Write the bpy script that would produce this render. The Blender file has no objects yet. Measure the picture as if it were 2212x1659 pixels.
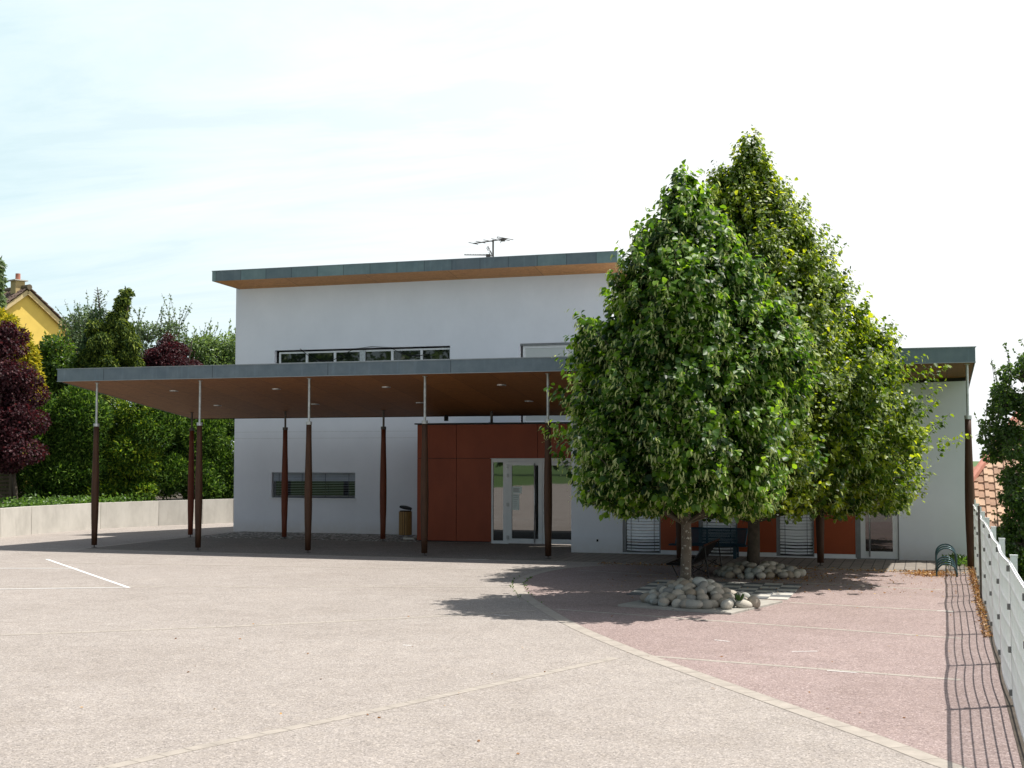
import bpy, math, random
import numpy as np
from mathutils import Vector, Matrix
random.seed(7)
RNG = np.random.default_rng(11)
scene = bpy.context.scene
COL = scene.collection
R = math.radians

# ------------------------------------------------------------------ camera
HH = 2.22                                    # eye height (m)
FPX, PITCH, YAW = 2786.2, 0.056392, -0.309256
cp, sp, cy, sy = math.cos(PITCH), math.sin(PITCH), math.cos(YAW), math.sin(YAW)
FW = Vector((sy*cp, cy*cp, sp)); RT = Vector((cy, -sy, 0)); UP = RT.cross(FW)
cam_d = bpy.data.cameras.new('camera'); cam = bpy.data.objects.new('camera', cam_d); COL.objects.link(cam)
cam_d.sensor_width = 36; cam_d.sensor_fit = 'HORIZONTAL'; cam_d.lens = FPX/2212*36
cam_d.clip_start = 0.1; cam_d.clip_end = 3000
cam.matrix_world = Matrix(((RT.x, UP.x, -FW.x, 0), (RT.y, UP.y, -FW.y, 0), (RT.z, UP.z, -FW.z, HH), (0, 0, 0, 1)))
scene.camera = cam

def at(px, py, Y):
    """world point seen at photo pixel (2212 px wide frame) on the plane y = Y (metres)"""
    d = FW + RT*((px-1106)/FPX) - UP*((py-829.5)/FPX)
    t = Y/d.y
    return Vector((d.x*t, Y, HH+d.z*t))

# ------------------------------------------------------------------ light
SUN = Vector((0.43, 0.26, 1.0)).normalized()
SUN_EL = math.asin(SUN.z); SUN_AZ = math.atan2(SUN.x, SUN.y)
sd = bpy.data.lights.new('sun', 'SUN'); so = bpy.data.objects.new('sun', sd); COL.objects.link(so)
sd.energy = 5.0; sd.angle = R(0.53); sd.color = (1.0, 0.955, 0.885)
so.rotation_euler = SUN.to_track_quat('Z', 'Y').to_euler(); so.location = (20, 12, 45)

scene.view_settings.view_transform = 'Standard'
scene.view_settings.look = 'None'
scene.view_settings.exposure = 0.42
scene.view_settings.gamma = 1
scene.view_settings.use_curve_mapping = False

world = bpy.data.worlds.new('World'); scene.world = world; world.use_nodes = True
nt = world.node_tree; nt.nodes.clear()
def N(t, tree=None, **k):
    n = (tree or nt).nodes.new(t)
    for a, b in k.items(): setattr(n, a, b)
    return n
sky = N('ShaderNodeTexSky'); sky.sky_type = 'NISHITA'; sky.sun_disc = False
sky.sun_elevation = SUN_EL; sky.sun_rotation = SUN_AZ; sky.altitude = 200
sky.air_density = 1.0; sky.dust_density = 2.5; sky.ozone_density = 1.0
tc = N('ShaderNodeTexCoord'); sep = N('ShaderNodeSeparateXYZ'); nt.links.new(tc.outputs['Generated'], sep.inputs[0])
zc = N('ShaderNodeMath', operation='MAXIMUM'); nt.links.new(sep.outputs[2], zc.inputs[0]); zc.inputs[1].default_value = 0.03
zz = N('ShaderNodeMath', operation='ADD'); nt.links.new(zc.outputs[0], zz.inputs[0]); zz.inputs[1].default_value = 0.12
dx = N('ShaderNodeMath', operation='DIVIDE'); nt.links.new(sep.outputs[0], dx.inputs[0]); nt.links.new(zz.outputs[0], dx.inputs[1])
dy = N('ShaderNodeMath', operation='DIVIDE'); nt.links.new(sep.outputs[1], dy.inputs[0]); nt.links.new(zz.outputs[0], dy.inputs[1])
cmb = N('ShaderNodeCombineXYZ'); nt.links.new(dx.outputs[0], cmb.inputs[0]); nt.links.new(dy.outputs[0], cmb.inputs[1])
mp = N('ShaderNodeMapping'); nt.links.new(cmb.outputs[0], mp.inputs[0])
mp.inputs['Rotation'].default_value = (0, 0, R(35)); mp.inputs['Scale'].default_value = (0.55, 1.5, 1)
cn = N('ShaderNodeTexNoise'); nt.links.new(mp.outputs[0], cn.inputs[0])
cn.inputs['Scale'].default_value = 1.3; cn.inputs['Detail'].default_value = 9; cn.inputs['Roughness'].default_value = 0.62
cn.inputs['Distortion'].default_value = 0.5
cr = N('ShaderNodeMapRange'); nt.links.new(cn.outputs[0], cr.inputs[0])
cr.inputs[1].default_value = 0.40; cr.inputs[2].default_value = 0.74; cr.inputs[3].default_value = 0.0; cr.inputs[4].default_value = 0.22
# thin high cirrostratus veil, denser towards the sun's side (east, +x)
dsx = N('ShaderNodeVectorMath', operation='DOT_PRODUCT'); nt.links.new(tc.outputs['Generated'], dsx.inputs[0]); dsx.inputs[1].default_value = (0.87, 0.49, 0.15)
vx = N('ShaderNodeMapRange'); nt.links.new(dsx.outputs['Value'], vx.inputs[0])
vx.inputs[1].default_value = -0.66; vx.inputs[2].default_value = -0.16; vx.inputs[3].default_value = 0.12; vx.inputs[4].default_value = 0.96
add = N('ShaderNodeMath', operation='ADD', use_clamp=True); nt.links.new(cr.outputs[0], add.inputs[0]); nt.links.new(vx.outputs[0], add.inputs[1])
# the haze veil thins towards a bluer zenith, shaped to dim fill light
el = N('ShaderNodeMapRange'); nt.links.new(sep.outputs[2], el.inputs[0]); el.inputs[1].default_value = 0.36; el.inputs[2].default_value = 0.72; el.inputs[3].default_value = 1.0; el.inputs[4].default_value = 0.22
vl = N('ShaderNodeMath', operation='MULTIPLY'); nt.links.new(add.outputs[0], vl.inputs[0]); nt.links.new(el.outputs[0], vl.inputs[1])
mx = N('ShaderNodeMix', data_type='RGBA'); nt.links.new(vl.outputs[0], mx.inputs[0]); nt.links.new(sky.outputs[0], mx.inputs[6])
vc = N('ShaderNodeMapRange'); nt.links.new(dsx.outputs['Value'], vc.inputs[0]); vc.inputs[1].default_value = -0.16; vc.inputs[2].default_value = 0.42
vw = N('ShaderNodeMath', operation='ADD', use_clamp=True); wsp = N('ShaderNodeMapRange'); nt.links.new(cn.outputs[0], wsp.inputs[0]); wsp.inputs[1].default_value = 0.42; wsp.inputs[2].default_value = 0.72; wsp.inputs[4].default_value = 0.55; nt.links.new(vc.outputs[0], vw.inputs[0]); nt.links.new(wsp.outputs[0], vw.inputs[1])
vm = N('ShaderNodeMix', data_type='RGBA'); nt.links.new(vw.outputs[0], vm.inputs[0]); vm.inputs[6].default_value = (8.4, 10.6, 11.2, 1); vm.inputs[7].default_value = (12.6, 12.9, 13.0, 1)
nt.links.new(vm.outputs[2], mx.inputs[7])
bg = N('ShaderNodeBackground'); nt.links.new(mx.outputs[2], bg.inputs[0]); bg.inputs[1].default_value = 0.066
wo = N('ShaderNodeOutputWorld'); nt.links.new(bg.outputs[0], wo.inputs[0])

# ------------------------------------------------------------------ materials
def mat(name):
    m = bpy.data.materials.new(name); m.use_nodes = True
    t = m.node_tree; b = t.nodes['Principled BSDF']
    return m, t, b
def lk(t, a, b): t.links.new(a, b)
def noise(t, scale, detail=4, rough=0.55, coord='Object', stretch=None, distort=0):
    c = t.nodes.new('ShaderNodeTexCoord'); o = c.outputs[coord]
    if stretch:
        m = t.nodes.new('ShaderNodeMapping'); m.inputs['Scale'].default_value = stretch; lk(t, o, m.inputs[0]); o = m.outputs[0]
    n = t.nodes.new('ShaderNodeTexNoise'); lk(t, o, n.inputs[0])
    n.inputs['Scale'].default_value = scale; n.inputs['Detail'].default_value = detail; n.inputs['Roughness'].default_value = rough
    n.inputs['Distortion'].default_value = distort
    return n.outputs[0]
def ramp(t, fac, stops):
    r = t.nodes.new('ShaderNodeValToRGB'); lk(t, fac, r.inputs[0])
    e = r.color_ramp.elements
    while len(e) < len(stops): e.new(0.5)
    for i, (p, c) in enumerate(stops):
        e[i].position = p; e[i].color = (*c, 1) if len(c) == 3 else c
    return r.outputs[0]
def mixc(t, fac, a, b, mode='MIX'):
    n = t.nodes.new('ShaderNodeMix'); n.data_type = 'RGBA'; n.blend_type = mode
    for s, v in ((0, fac), (6, a), (7, b)):
        if hasattr(v, 'is_linked') or hasattr(v, 'links'): lk(t, v, n.inputs[s])
        elif isinstance(v, (int, float)): n.inputs[s].default_value = v
        else: n.inputs[s].default_value = (*v, 1)
    return n.outputs[2]
def math_(t, op, a, b=None, clamp=False):
    n = t.nodes.new('ShaderNodeMath'); n.operation = op; n.use_clamp = clamp
    for i, v in enumerate((a, b)):
        if v is None: continue
        if isinstance(v, (int, float)): n.inputs[i].default_value = v
        else: lk(t, v, n.inputs[i])
    return n.outputs[0]
def bump(t, b, h, strength=0.3, dist=0.01):
    n = t.nodes.new('ShaderNodeBump'); n.inputs['Strength'].default_value = strength; n.inputs['Distance'].default_value = dist
    lk(t, h, n.inputs['Height']); lk(t, n.outputs[0], b.inputs['Normal'])
def simple(name, col, rough=0.6, metal=0.0, var=0.12, scale=8, spec=0.5, bumps=0.0):
    m, t, b = mat(name)
    n = noise(t, scale, 5)
    c0 = tuple(max(0, c*(1-var)) for c in col); c1 = tuple(min(1, c*(1+var)) for c in col)
    lk(t, ramp(t, n, [(0.3, c0), (0.7, c1)]), b.inputs['Base Color'])
    b.inputs['Roughness'].default_value = rough; b.inputs['Metallic'].default_value = metal
    b.inputs['Specular IOR Level'].default_value = spec
    if bumps: bump(t, b, noise(t, scale*8, 4), bumps, 0.004)
    return m

def aggregate(name, dark, mid, light, big):
    """exposed-aggregate asphalt: small stones of mixed tone, soft large stains"""
    m, t, b = mat(name)
    c = t.nodes.new('ShaderNodeTexCoord')
    v = t.nodes.new('ShaderNodeTexVoronoi'); v.inputs['Scale'].default_value = 75; lk(t, c.outputs['Object'], v.inputs['Vector'])
    s = t.nodes.new('ShaderNodeSeparateColor'); lk(t, v.outputs['Color'], s.inputs[0])
    grain = ramp(t, s.outputs[0], [(0.0, dark), (0.3, mid), (0.75, mid), (1.0, light)])
    v2 = t.nodes.new('ShaderNodeTexVoronoi'); v2.inputs['Scale'].default_value = 26; lk(t, c.outputs['Object'], v2.inputs['Vector'])
    s2 = t.nodes.new('ShaderNodeSeparateColor'); lk(t, v2.outputs['Color'], s2.inputs[0])
    g2 = ramp(t, s2.outputs[1], [(0.0, (0.80, 0.80, 0.82)), (0.5, (1, 1, 1)), (1.0, (1.16, 1.14, 1.08))])
    grain = mixc(t, 0.32, grain, g2, 'MULTIPLY')
    stain = ramp(t, noise(t, 0.45, 6, 0.6, distort=0.6), [(0.30, big[0]), (0.55, (1, 1, 1)), (0.75, big[1])])
    col = mixc(t, 0.85, grain, stain, 'MULTIPLY')
    stain2 = ramp(t, noise(t, 2.3, 5, 0.65), [(0.33, (0.88, 0.87, 0.86)), (0.6, (1, 1, 1)), (0.85, (1.05, 1.04, 1.02))])
    col = mixc(t, 0.8, col, stain2, 'MULTIPLY')
    # dark oily spots
    spots = ramp(t, noise(t, 5.5, 2, 0.4), [(0.74, (1, 1, 1)), (0.80, (0.80, 0.78, 0.76))])
    col = mixc(t, 0.7, col, spots, 'MULTIPLY')
    lk(t, col, b.inputs['Base Color']); b.inputs['Roughness'].default_value = 0.88; b.inputs['Specular IOR Level'].default_value = 0.25
    bump(t, b, v.outputs['Distance'], 0.25, 0.006)
    return m
M = {}
M['yard'] = aggregate('yard_aggregate', (0.200, 0.180, 0.164), (0.326, 0.292, 0.267), (0.48, 0.435, 0.40), ((0.90, 0.89, 0.88), (1.06, 1.05, 1.04)))
M['pink'] = aggregate('pink_aggregate', (0.185, 0.138, 0.128), (0.295, 0.228, 0.215), (0.46, 0.375, 0.355), ((0.90, 0.89, 0.88), (1.06, 1.05, 1.04)))
M['walk'] = aggregate('walk_asphalt', (0.10, 0.09, 0.08), (0.205, 0.185, 0.165), (0.36, 0.33, 0.30), ((0.86, 0.85, 0.85), (1.08, 1.07, 1.06)))
M['paver'] = simple('paver_concrete', (0.355, 0.318, 0.278), 0.85, var=0.14, scale=6, spec=0.25, bumps=0.2)
M['joint'] = simple('joint_dirt', (0.25, 0.22, 0.19), 0.95, var=0.3, scale=20)
M['paint'] = simple('white_line_paint', (0.82, 0.82, 0.80), 0.6, var=0.05, scale=12)
M['chess_w'] = simple('chess_white_slab', (0.47, 0.45, 0.41), 0.8, var=0.12, scale=9)
M['chess_b'] = simple('chess_grey_slab', (0.12, 0.125, 0.13), 0.8, var=0.2, scale=9)
m, t, b = mat('gravel_mix'); c = t.nodes.new('ShaderNodeTexCoord'); v = t.nodes.new('ShaderNodeTexVoronoi'); v.inputs['Scale'].default_value = 13; lk(t, c.outputs['Object'], v.inputs['Vector'])
s_c = t.nodes.new('ShaderNodeSeparateColor'); lk(t, v.outputs['Color'], s_c.inputs[0])
lk(t, mixc(t, 1.0, ramp(t, s_c.outputs[0], [(0, (0.10, 0.095, 0.09)), (0.5, (0.34, 0.32, 0.30)), (1, (0.66, 0.64, 0.60))]), ramp(t, v.outputs['Distance'], [(0.25, (1, 1, 1)), (0.6, (0.35, 0.33, 0.30))]), 'MULTIPLY'), b.inputs['Base Color']); b.inputs['Roughness'].default_value = 0.9
bump(t, b, v.outputs['Distance'], 0.9, -0.03); M['gravel'] = m
M['slab'] = simple('slab_concrete', (0.34, 0.32, 0.285), 0.9, var=0.18, scale=4, bumps=0.2)  # darker than the wall concrete: shadow on the slab is put into its colour
M['soil'] = simple('soil', (0.06, 0.047, 0.034), 0.95, var=0.35, scale=3, bumps=0.5)
M['grass'] = simple('grass_ground', (0.07, 0.13, 0.03), 0.9, var=0.3, scale=2)

# paver field (walk in front of the wing)
m, t, b = mat('wing_pavers'); c = t.nodes.new('ShaderNodeTexCoord')
br = t.nodes.new('ShaderNodeTexBrick'); lk(t, c.outputs['Object'], br.inputs['Vector'])
br.inputs['Scale'].default_value = 1; br.inputs['Brick Width'].default_value = 0.21; br.inputs['Row Height'].default_value = 0.21
br.inputs['Mortar Size'].default_value = 0.010; br.inputs['Mortar Smooth'].default_value = 0.3; br.offset = 0.0
br.inputs['Color1'].default_value = (0.20, 0.175, 0.15, 1); br.inputs['Color2'].default_value = (0.26, 0.225, 0.19, 1); br.inputs['Mortar'].default_value = (0.06, 0.05, 0.045, 1)
lk(t, mixc(t, 0.5, br.outputs[0], ramp(t, noise(t, 12, 5), [(0.3, (0.75, 0.75, 0.75)), (0.7, (1.1, 1.1, 1.1))]), 'MULTIPLY'), b.inputs['Base Color'])
b.inputs['Roughness'].default_value = 0.85; M['pavers'] = m

# white render
m, t, b = mat('white_render')
st = ramp(t, noise(t, 1.1, 6, 0.65, stretch=(1, 1, 0.8)), [(0.3, (0.655, 0.672, 0.72)), (0.65, (0.705, 0.722, 0.77))])
lk(t, st, b.inputs['Base Color']); b.inputs['Roughness'].default_value = 0.9; b.inputs['Specular IOR Level'].default_value = 0.2
# splash dirt in the lowest 35 cm of the plaster
geo = t.nodes.new('ShaderNodeNewGeometry'); sx = t.nodes.new('ShaderNodeSeparateXYZ'); lk(t, geo.outputs['Position'], sx.inputs[0])
mr = t.nodes.new('ShaderNodeMapRange'); lk(t, sx.outputs[2], mr.inputs[0]); mr.inputs[1].default_value = 0.0; mr.inputs[2].default_value = 0.4; mr.inputs[3].default_value = 0.75; mr.inputs[4].default_value = 0
dirt = math_(t, 'MULTIPLY', mr.outputs[0], noise(t, 7, 5, 0.7), True)
lk(t, mixc(t, dirt, st, (0.50, 0.43, 0.34)), b.inputs['Base Color'])
bump(t, b, noise(t, 160, 3), 0.25, 0.003); M['white'] = m

def zinc(name, c0, c1, c2, pl, x0):
    """patinated sheet-metal fascia: panels of length pl with joints, run-off streaks"""
    m, t, b = mat(name); c = t.nodes.new('ShaderNodeTexCoord'); s = t.nodes.new('ShaderNodeSeparateXYZ'); lk(t, c.outputs['Object'], s.inputs[0])
    u = math_(t, 'DIVIDE', math_(t, 'SUBTRACT', s.outputs[0], x0), pl)
    wn = t.nodes.new('ShaderNodeTexWhiteNoise'); wn.noise_dimensions = '1D'; lk(t, math_(t, 'FLOOR', u), wn.inputs['W'])
    fr = math_(t, 'FRACT', u)
    j = math_(t, 'LESS_THAN', fr, 0.018/pl)
    base = ramp(t, wn.outputs[0], [(0.0, c0), (0.5, c1), (1.0, c2)])
    sm = ramp(t, noise(t, 3.0, 6, 0.65, stretch=(1, 1, 1)), [(0.32, (0.78, 0.82, 0.86)), (0.7, (1.18, 1.15, 1.12))])
    col = mixc(t, 0.9, base, sm, 'MULTIPLY')
    stk = ramp(t, noise(t, 14, 4, 0.6, stretch=(1, 1, 0.06)), [(0.55, (1, 1, 1)), (0.75, (1.35, 1.35, 1.35))])
    col = mixc(t, 0.6, col, stk, 'MULTIPLY')
    col = mixc(t, math_(t, 'MULTIPLY', j, 0.7), col, (0.03, 0.035, 0.04))
    lk(t, col, b.inputs['Base Color']); b.inputs['Roughness'].default_value = 0.55; b.inputs['Metallic'].default_value = 0.25
    return m
M['zinc'] = zinc('zinc_blue_grey', (0.14, 0.18, 0.215), (0.15, 0.195, 0.23), (0.16, 0.205, 0.24), 3.0, 0)
M['verdigris'] = zinc('zinc_verdigris', (0.13, 0.16, 0.18), (0.15, 0.205, 0.215), (0.18, 0.255, 0.255), 0.82, 0.1)
M['zinc_edge'] = simple('zinc_edge', (0.30, 0.33, 0.36), 0.4, 0.5)

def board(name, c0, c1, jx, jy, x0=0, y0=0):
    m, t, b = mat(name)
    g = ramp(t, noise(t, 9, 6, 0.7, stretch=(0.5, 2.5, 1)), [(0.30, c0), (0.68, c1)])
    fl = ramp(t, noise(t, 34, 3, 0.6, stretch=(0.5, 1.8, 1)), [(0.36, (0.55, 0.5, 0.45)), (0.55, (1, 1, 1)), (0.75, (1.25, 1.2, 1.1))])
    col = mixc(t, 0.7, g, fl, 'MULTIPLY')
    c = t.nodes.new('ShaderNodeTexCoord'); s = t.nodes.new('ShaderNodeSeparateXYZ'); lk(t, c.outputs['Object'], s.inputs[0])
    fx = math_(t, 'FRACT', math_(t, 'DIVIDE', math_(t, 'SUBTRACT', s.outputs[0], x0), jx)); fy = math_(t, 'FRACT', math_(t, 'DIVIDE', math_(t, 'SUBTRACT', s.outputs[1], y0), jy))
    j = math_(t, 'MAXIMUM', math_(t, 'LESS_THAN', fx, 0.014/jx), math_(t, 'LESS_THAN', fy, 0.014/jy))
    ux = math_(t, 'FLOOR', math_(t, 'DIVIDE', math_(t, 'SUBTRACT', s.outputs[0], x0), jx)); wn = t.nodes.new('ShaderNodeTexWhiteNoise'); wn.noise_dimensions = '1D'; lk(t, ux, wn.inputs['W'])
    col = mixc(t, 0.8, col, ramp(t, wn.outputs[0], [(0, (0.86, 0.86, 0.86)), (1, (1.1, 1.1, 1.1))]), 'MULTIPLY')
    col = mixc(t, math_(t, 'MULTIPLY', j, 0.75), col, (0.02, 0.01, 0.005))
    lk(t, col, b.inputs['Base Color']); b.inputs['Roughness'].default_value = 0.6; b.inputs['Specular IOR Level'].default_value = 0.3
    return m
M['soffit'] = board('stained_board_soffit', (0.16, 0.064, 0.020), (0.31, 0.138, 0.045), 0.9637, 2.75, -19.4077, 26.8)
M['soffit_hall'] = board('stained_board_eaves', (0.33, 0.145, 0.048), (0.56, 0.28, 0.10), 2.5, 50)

m, t, b = mat('red_panel')
lk(t, ramp(t, noise(t, 2.2, 5, 0.6, stretch=(1, 1, 0.5)), [(0.3, (0.215, 0.044, 0.018)), (0.7, (0.27, 0.060, 0.024))]), b.inputs['Base Color'])
b.inputs['Roughness'].default_value = 0.5; b.inputs['Specular IOR Level'].default_value = 0.3; M['red'] = m
M['red_bright'] = simple('orange_red_panel', (0.30, 0.062, 0.02), 0.5, var=0.1, scale=2, spec=0.3)

def wood(name, c0, c1, sc=10):
    m, t, b = mat(name)
    g = ramp(t, noise(t, sc, 6, 0.65, stretch=(3, 3, 0.25)), [(0.3, c0), (0.7, c1)])
    lk(t, g, b.inputs['Base Color']); b.inputs['Roughness'].default_value = 0.6; b.inputs['Specular IOR Level'].default_value = 0.3
    bump(t, b, noise(t, sc*4, 4, 0.6, stretch=(3, 3, 0.15)), 0.2, 0.004)
    return m
M['post'] = wood('stained_post_wood', (0.040, 0.017, 0.009), (0.080, 0.036, 0.018))
M['post_red'] = wood('red_stained_post_wood', (0.095, 0.022, 0.010), (0.16, 0.040, 0.018))  # red-brown back row; its different light is also put into this colour
M['slat_wood'] = wood('bin_slat_wood', (0.22, 0.13, 0.045), (0.36, 0.22, 0.085), 14)
M['fence_wood'] = wood('old_fence_wood', (0.10, 0.08, 0.05), (0.18, 0.14, 0.09), 8)
M['steel'] = simple('galvanised_steel', (0.48, 0.49, 0.50), 0.4, 0.6, var=0.2, scale=14)
M['steel_dark'] = simple('weathered_and_shaded_steel', (0.10, 0.085, 0.075), 0.6, 0.4, var=0.3, scale=14)
M['alu'] = simple('white_aluminium', (0.66, 0.67, 0.68), 0.45, var=0.04, scale=5)
M['grey_frame'] = simple('grey_frame', (0.20, 0.21, 0.215), 0.45, 0.2, var=0.1)
M['dark'] = simple('dark_trim_and_gap', (0.012, 0.011, 0.011), 0.7)
M['black_plastic'] = simple('black_plastic', (0.010, 0.010, 0.012), 0.6, spec=0.2)
M['black_metal'] = simple('black_metal', (0.014, 0.013, 0.013), 0.5, 0.3)
M['rust_metal'] = simple('rusty_rail', (0.10, 0.03, 0.015), 0.6, 0.2, var=0.3, scale=14)
M['blue_metal'] = simple('blue_coated_metal', (0.012, 0.042, 0.062), 0.45, 0.1, var=0.15)
M['rack'] = simple('blue_green_tube', (0.045, 0.10, 0.115), 0.3, 0.3, var=0.2, scale=20)
M['paper'] = simple('paper', (0.62, 0.68, 0.66), 0.7, var=0.04, scale=30)
M['blind'] = simple('blind_slat', (0.84, 0.86, 0.88), 0.4, 0.1, var=0.05, scale=3)
M['blind_dark'] = simple('grey_blind_slat', (0.34, 0.37, 0.41), 0.4, 0.2, var=0.08, scale=3)
M['cord'] = simple('blind_cord', (0.05, 0.05, 0.055), 0.7)
M['fence_white'] = simple('white_coated_wire', (0.90, 0.905, 0.91), 0.4, 0.0, var=0.05, scale=3)
M['fence_post'] = simple('pale_post', (0.70, 0.72, 0.72), 0.45, var=0.05, scale=6)
M['clip'] = simple('grey_clip', (0.16, 0.16, 0.155), 0.6)
M['opal'] = simple('frosted_pane', (0.50, 0.52, 0.51), 0.25, var=0.04, scale=2)
M['chimney'] = simple('chimney_render', (0.50, 0.38, 0.18), 0.85, var=0.15, scale=3)
M['yellow'] = simple('yellow_render', (0.84, 0.60, 0.13), 0.85, var=0.06, scale=2)
M['terracotta'] = simple('terracotta_pot', (0.42, 0.17, 0.12), 0.8)
M['verge'] = simple('verge_board', (0.60, 0.47, 0.24), 0.7)
M['darkglass'] = None
def glass(name, col, ior, rough=0.015):
    m, t, b = mat(name); b.inputs['Base Color'].default_value = (*col, 1); b.inputs['Roughness'].default_value = rough
    b.inputs['IOR'].default_value = ior
    n = noise(t, 1.3, 2); bump(t, b, n, 0.02, 0.02)
    return m
M['glass'] = glass('door_glass', (0.010, 0.012, 0.013), 2.6)
M['glass_w'] = glass('window_glass', (0.008, 0.010, 0.010), 2.0)

M['glass_dim'] = glass('shaded_window_glass', (0.006, 0.008, 0.010), 1.6)

m, t, b = mat('concrete_wall')
cb = ramp(t, noise(t, 1.6, 7, 0.65, stretch=(1, 1, 0.6)), [(0.28, (0.42, 0.40, 0.36)), (0.55, (0.55, 0.525, 0.475)), (0.8, (0.61, 0.585, 0.535))])
sk = ramp(t, noise(t, 9, 5, 0.6, stretch=(1, 1, 0.08)), [(0.60, (1, 1, 1)), (0.78, (0.72, 0.70, 0.70))])
lk(t, mixc(t, 0.8, cb, sk, 'MULTIPLY'), b.inputs['Base Color']); b.inputs['Roughness'].default_value = 0.9
bump(t, b, noise(t, 40, 4), 0.2, 0.004); M['concrete'] = m

m, t, b = mat('river_stone')
oi = t.nodes.new('ShaderNodeObjectInfo')
bc = ramp(t, oi.outputs['Random'], [(0.0, (0.20, 0.205, 0.20)), (0.2, (0.40, 0.355, 0.30)), (0.4, (0.25, 0.205, 0.155)), (0.6, (0.56, 0.53, 0.47)), (0.8, (0.27, 0.25, 0.215)), (1.0, (0.38, 0.40, 0.385))])
bl = ramp(t, noise(t, 9, 6, 0.65), [(0.3, (0.72, 0.72, 0.72)), (0.7, (1.18, 1.16, 1.12))])
lk(t, mixc(t, 0.9, bc, bl, 'MULTIPLY'), b.inputs['Base Color']); b.inputs['Roughness'].default_value = 0.8
bump(t, b, noise(t, 45, 5), 0.25, 0.004); M['stone'] = m

m, t, b = mat('linden_bark')
bb = ramp(t, noise(t, 16, 6, 0.65, stretch=(1, 1, 0.3)), [(0.3, (0.07, 0.058, 0.045)), (0.7, (0.15, 0.125, 0.098))])
lc = ramp(t, noise(t, 22, 3, 0.5), [(0.60, (0, 0, 0)), (0.64, (1, 1, 1))])
lk(t, mixc(t, lc, bb, (0.34, 0.33, 0.29)), b.inputs['Base Color']); b.inputs['Roughness'].default_value = 0.9
bump(t, b, noise(t, 30, 5, stretch=(1, 1, 0.3)), 0.5, 0.01); M['bark'] = m
M['bark_dark'] = simple('dark_bark', (0.075, 0.058, 0.043), 0.9, var=0.3, scale=14, bumps=0.5)
M['twig'] = simple('twig_bark', (0.09, 0.075, 0.05), 0.9, var=0.2, scale=14)

def leafmat(name, stops, trans, tfac=0.35, gloss=0.4, rough=0.42):
    """leaf: per-leaf tint between leaf colours, on the lindens also sunlit and shaded tones, thin translucency"""
    m = bpy.data.materials.new(name); m.use_nodes = True; t = m.node_tree; t.nodes.clear()
    a = t.nodes.new('ShaderNodeAttribute'); a.attribute_name = 'tint'
    col = ramp(t, a.outputs['Fac'], stops)
    p = t.nodes.new('ShaderNodeBsdfPrincipled'); lk(t, col, p.inputs['Base Color']); p.inputs['Roughness'].default_value = rough
    p.inputs['Specular IOR Level'].default_value = gloss
    tr = t.nodes.new('ShaderNodeBsdfTranslucent'); lk(t, mixc(t, 1.0, col, trans, 'MULTIPLY'), tr.inputs['Color'])
    mi = t.nodes.new('ShaderNodeMixShader'); mi.inputs[0].default_value = tfac; lk(t, p.outputs[0], mi.inputs[1]); lk(t, tr.outputs[0], mi.inputs[2])
    o = t.nodes.new('ShaderNodeOutputMaterial'); lk(t, mi.outputs[0], o.inputs[0])
    return m
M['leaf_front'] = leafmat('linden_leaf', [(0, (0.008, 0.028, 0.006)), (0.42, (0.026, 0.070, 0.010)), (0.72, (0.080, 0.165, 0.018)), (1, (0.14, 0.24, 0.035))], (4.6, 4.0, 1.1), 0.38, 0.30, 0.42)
M['bract'] = leafmat('linden_bract', [(0, (0.32, 0.39, 0.15)), (1, (0.56, 0.62, 0.31))], (1.4, 1.4, 0.8), 0.4, 0.3)
M['leaf_back'] = leafmat('linden_leaf_yellowish', [(0, (0.010, 0.030, 0.005)), (0.40, (0.048, 0.096, 0.010)), (0.70, (0.150, 0.212, 0.019)), (1, (0.23, 0.28, 0.03))], (4.3, 3.7, 1.0), 0.40, 0.30, 0.42)
M['leaf_dead'] = leafmat('dead_leaf', [(0, (0.22, 0.08, 0.03)), (1, (0.40, 0.18, 0.06))], (1.5, 1.2, 1), 0.3)
M['thuja'] = leafmat('thuja_spray', [(0, (0.013, 0.036, 0.006)), (0.55, (0.056, 0.120, 0.018)), (1, (0.19, 0.29, 0.055))], (2.4, 2.4, 1), 0.25, 0.12, 0.6)
M['thuja_gold'] = leafmat('golden_tip_spray', [(0, (0.018, 0.050, 0.008)), (0.5, (0.085, 0.16, 0.018)), (1, (0.30, 0.36, 0.04))], (2.4, 2.4, 1), 0.3, 0.12, 0.6)
M['gold'] = leafmat('golden_conifer_spray', [(0, (0.14, 0.16, 0.015)), (0.5, (0.36, 0.33, 0.025)), (1, (0.56, 0.46, 0.04))], (1.8, 1.7, 1), 0.35, 0.12, 0.6)
M['purple'] = leafmat('purple_leaf', [(0, (0.022, 0.008, 0.012)), (0.6, (0.050, 0.016, 0.022)), (1, (0.11, 0.042, 0.045))], (2.2, 1.0, 1.0), 0.25, 0.2, 0.55)
M['weeping'] = leafmat('weeping_spray', [(0, (0.012, 0.030, 0.008)), (0.5, (0.050, 0.088, 0.018)), (1, (0.22, 0.27, 0.045))], (2.2, 2.2, 1), 0.2, 0.12, 0.6)
M['spruce'] = leafmat('spruce_needle', [(0, (0.020, 0.045, 0.020)), (1, (0.06, 0.105, 0.04))], (1.6, 1.8, 1.2), 0.2)
M['bluish'] = leafmat('grey_green_leaf', [(0, (0.055, 0.095, 0.045)), (1, (0.16, 0.22, 0.11))], (2.2, 2.2, 1.4), 0.35)
M['pale'] = leafmat('pale_green_leaf', [(0, (0.07, 0.125, 0.045)), (1, (0.21, 0.29, 0.11))], (2.2, 2.2, 1.2), 0.35)
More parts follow.
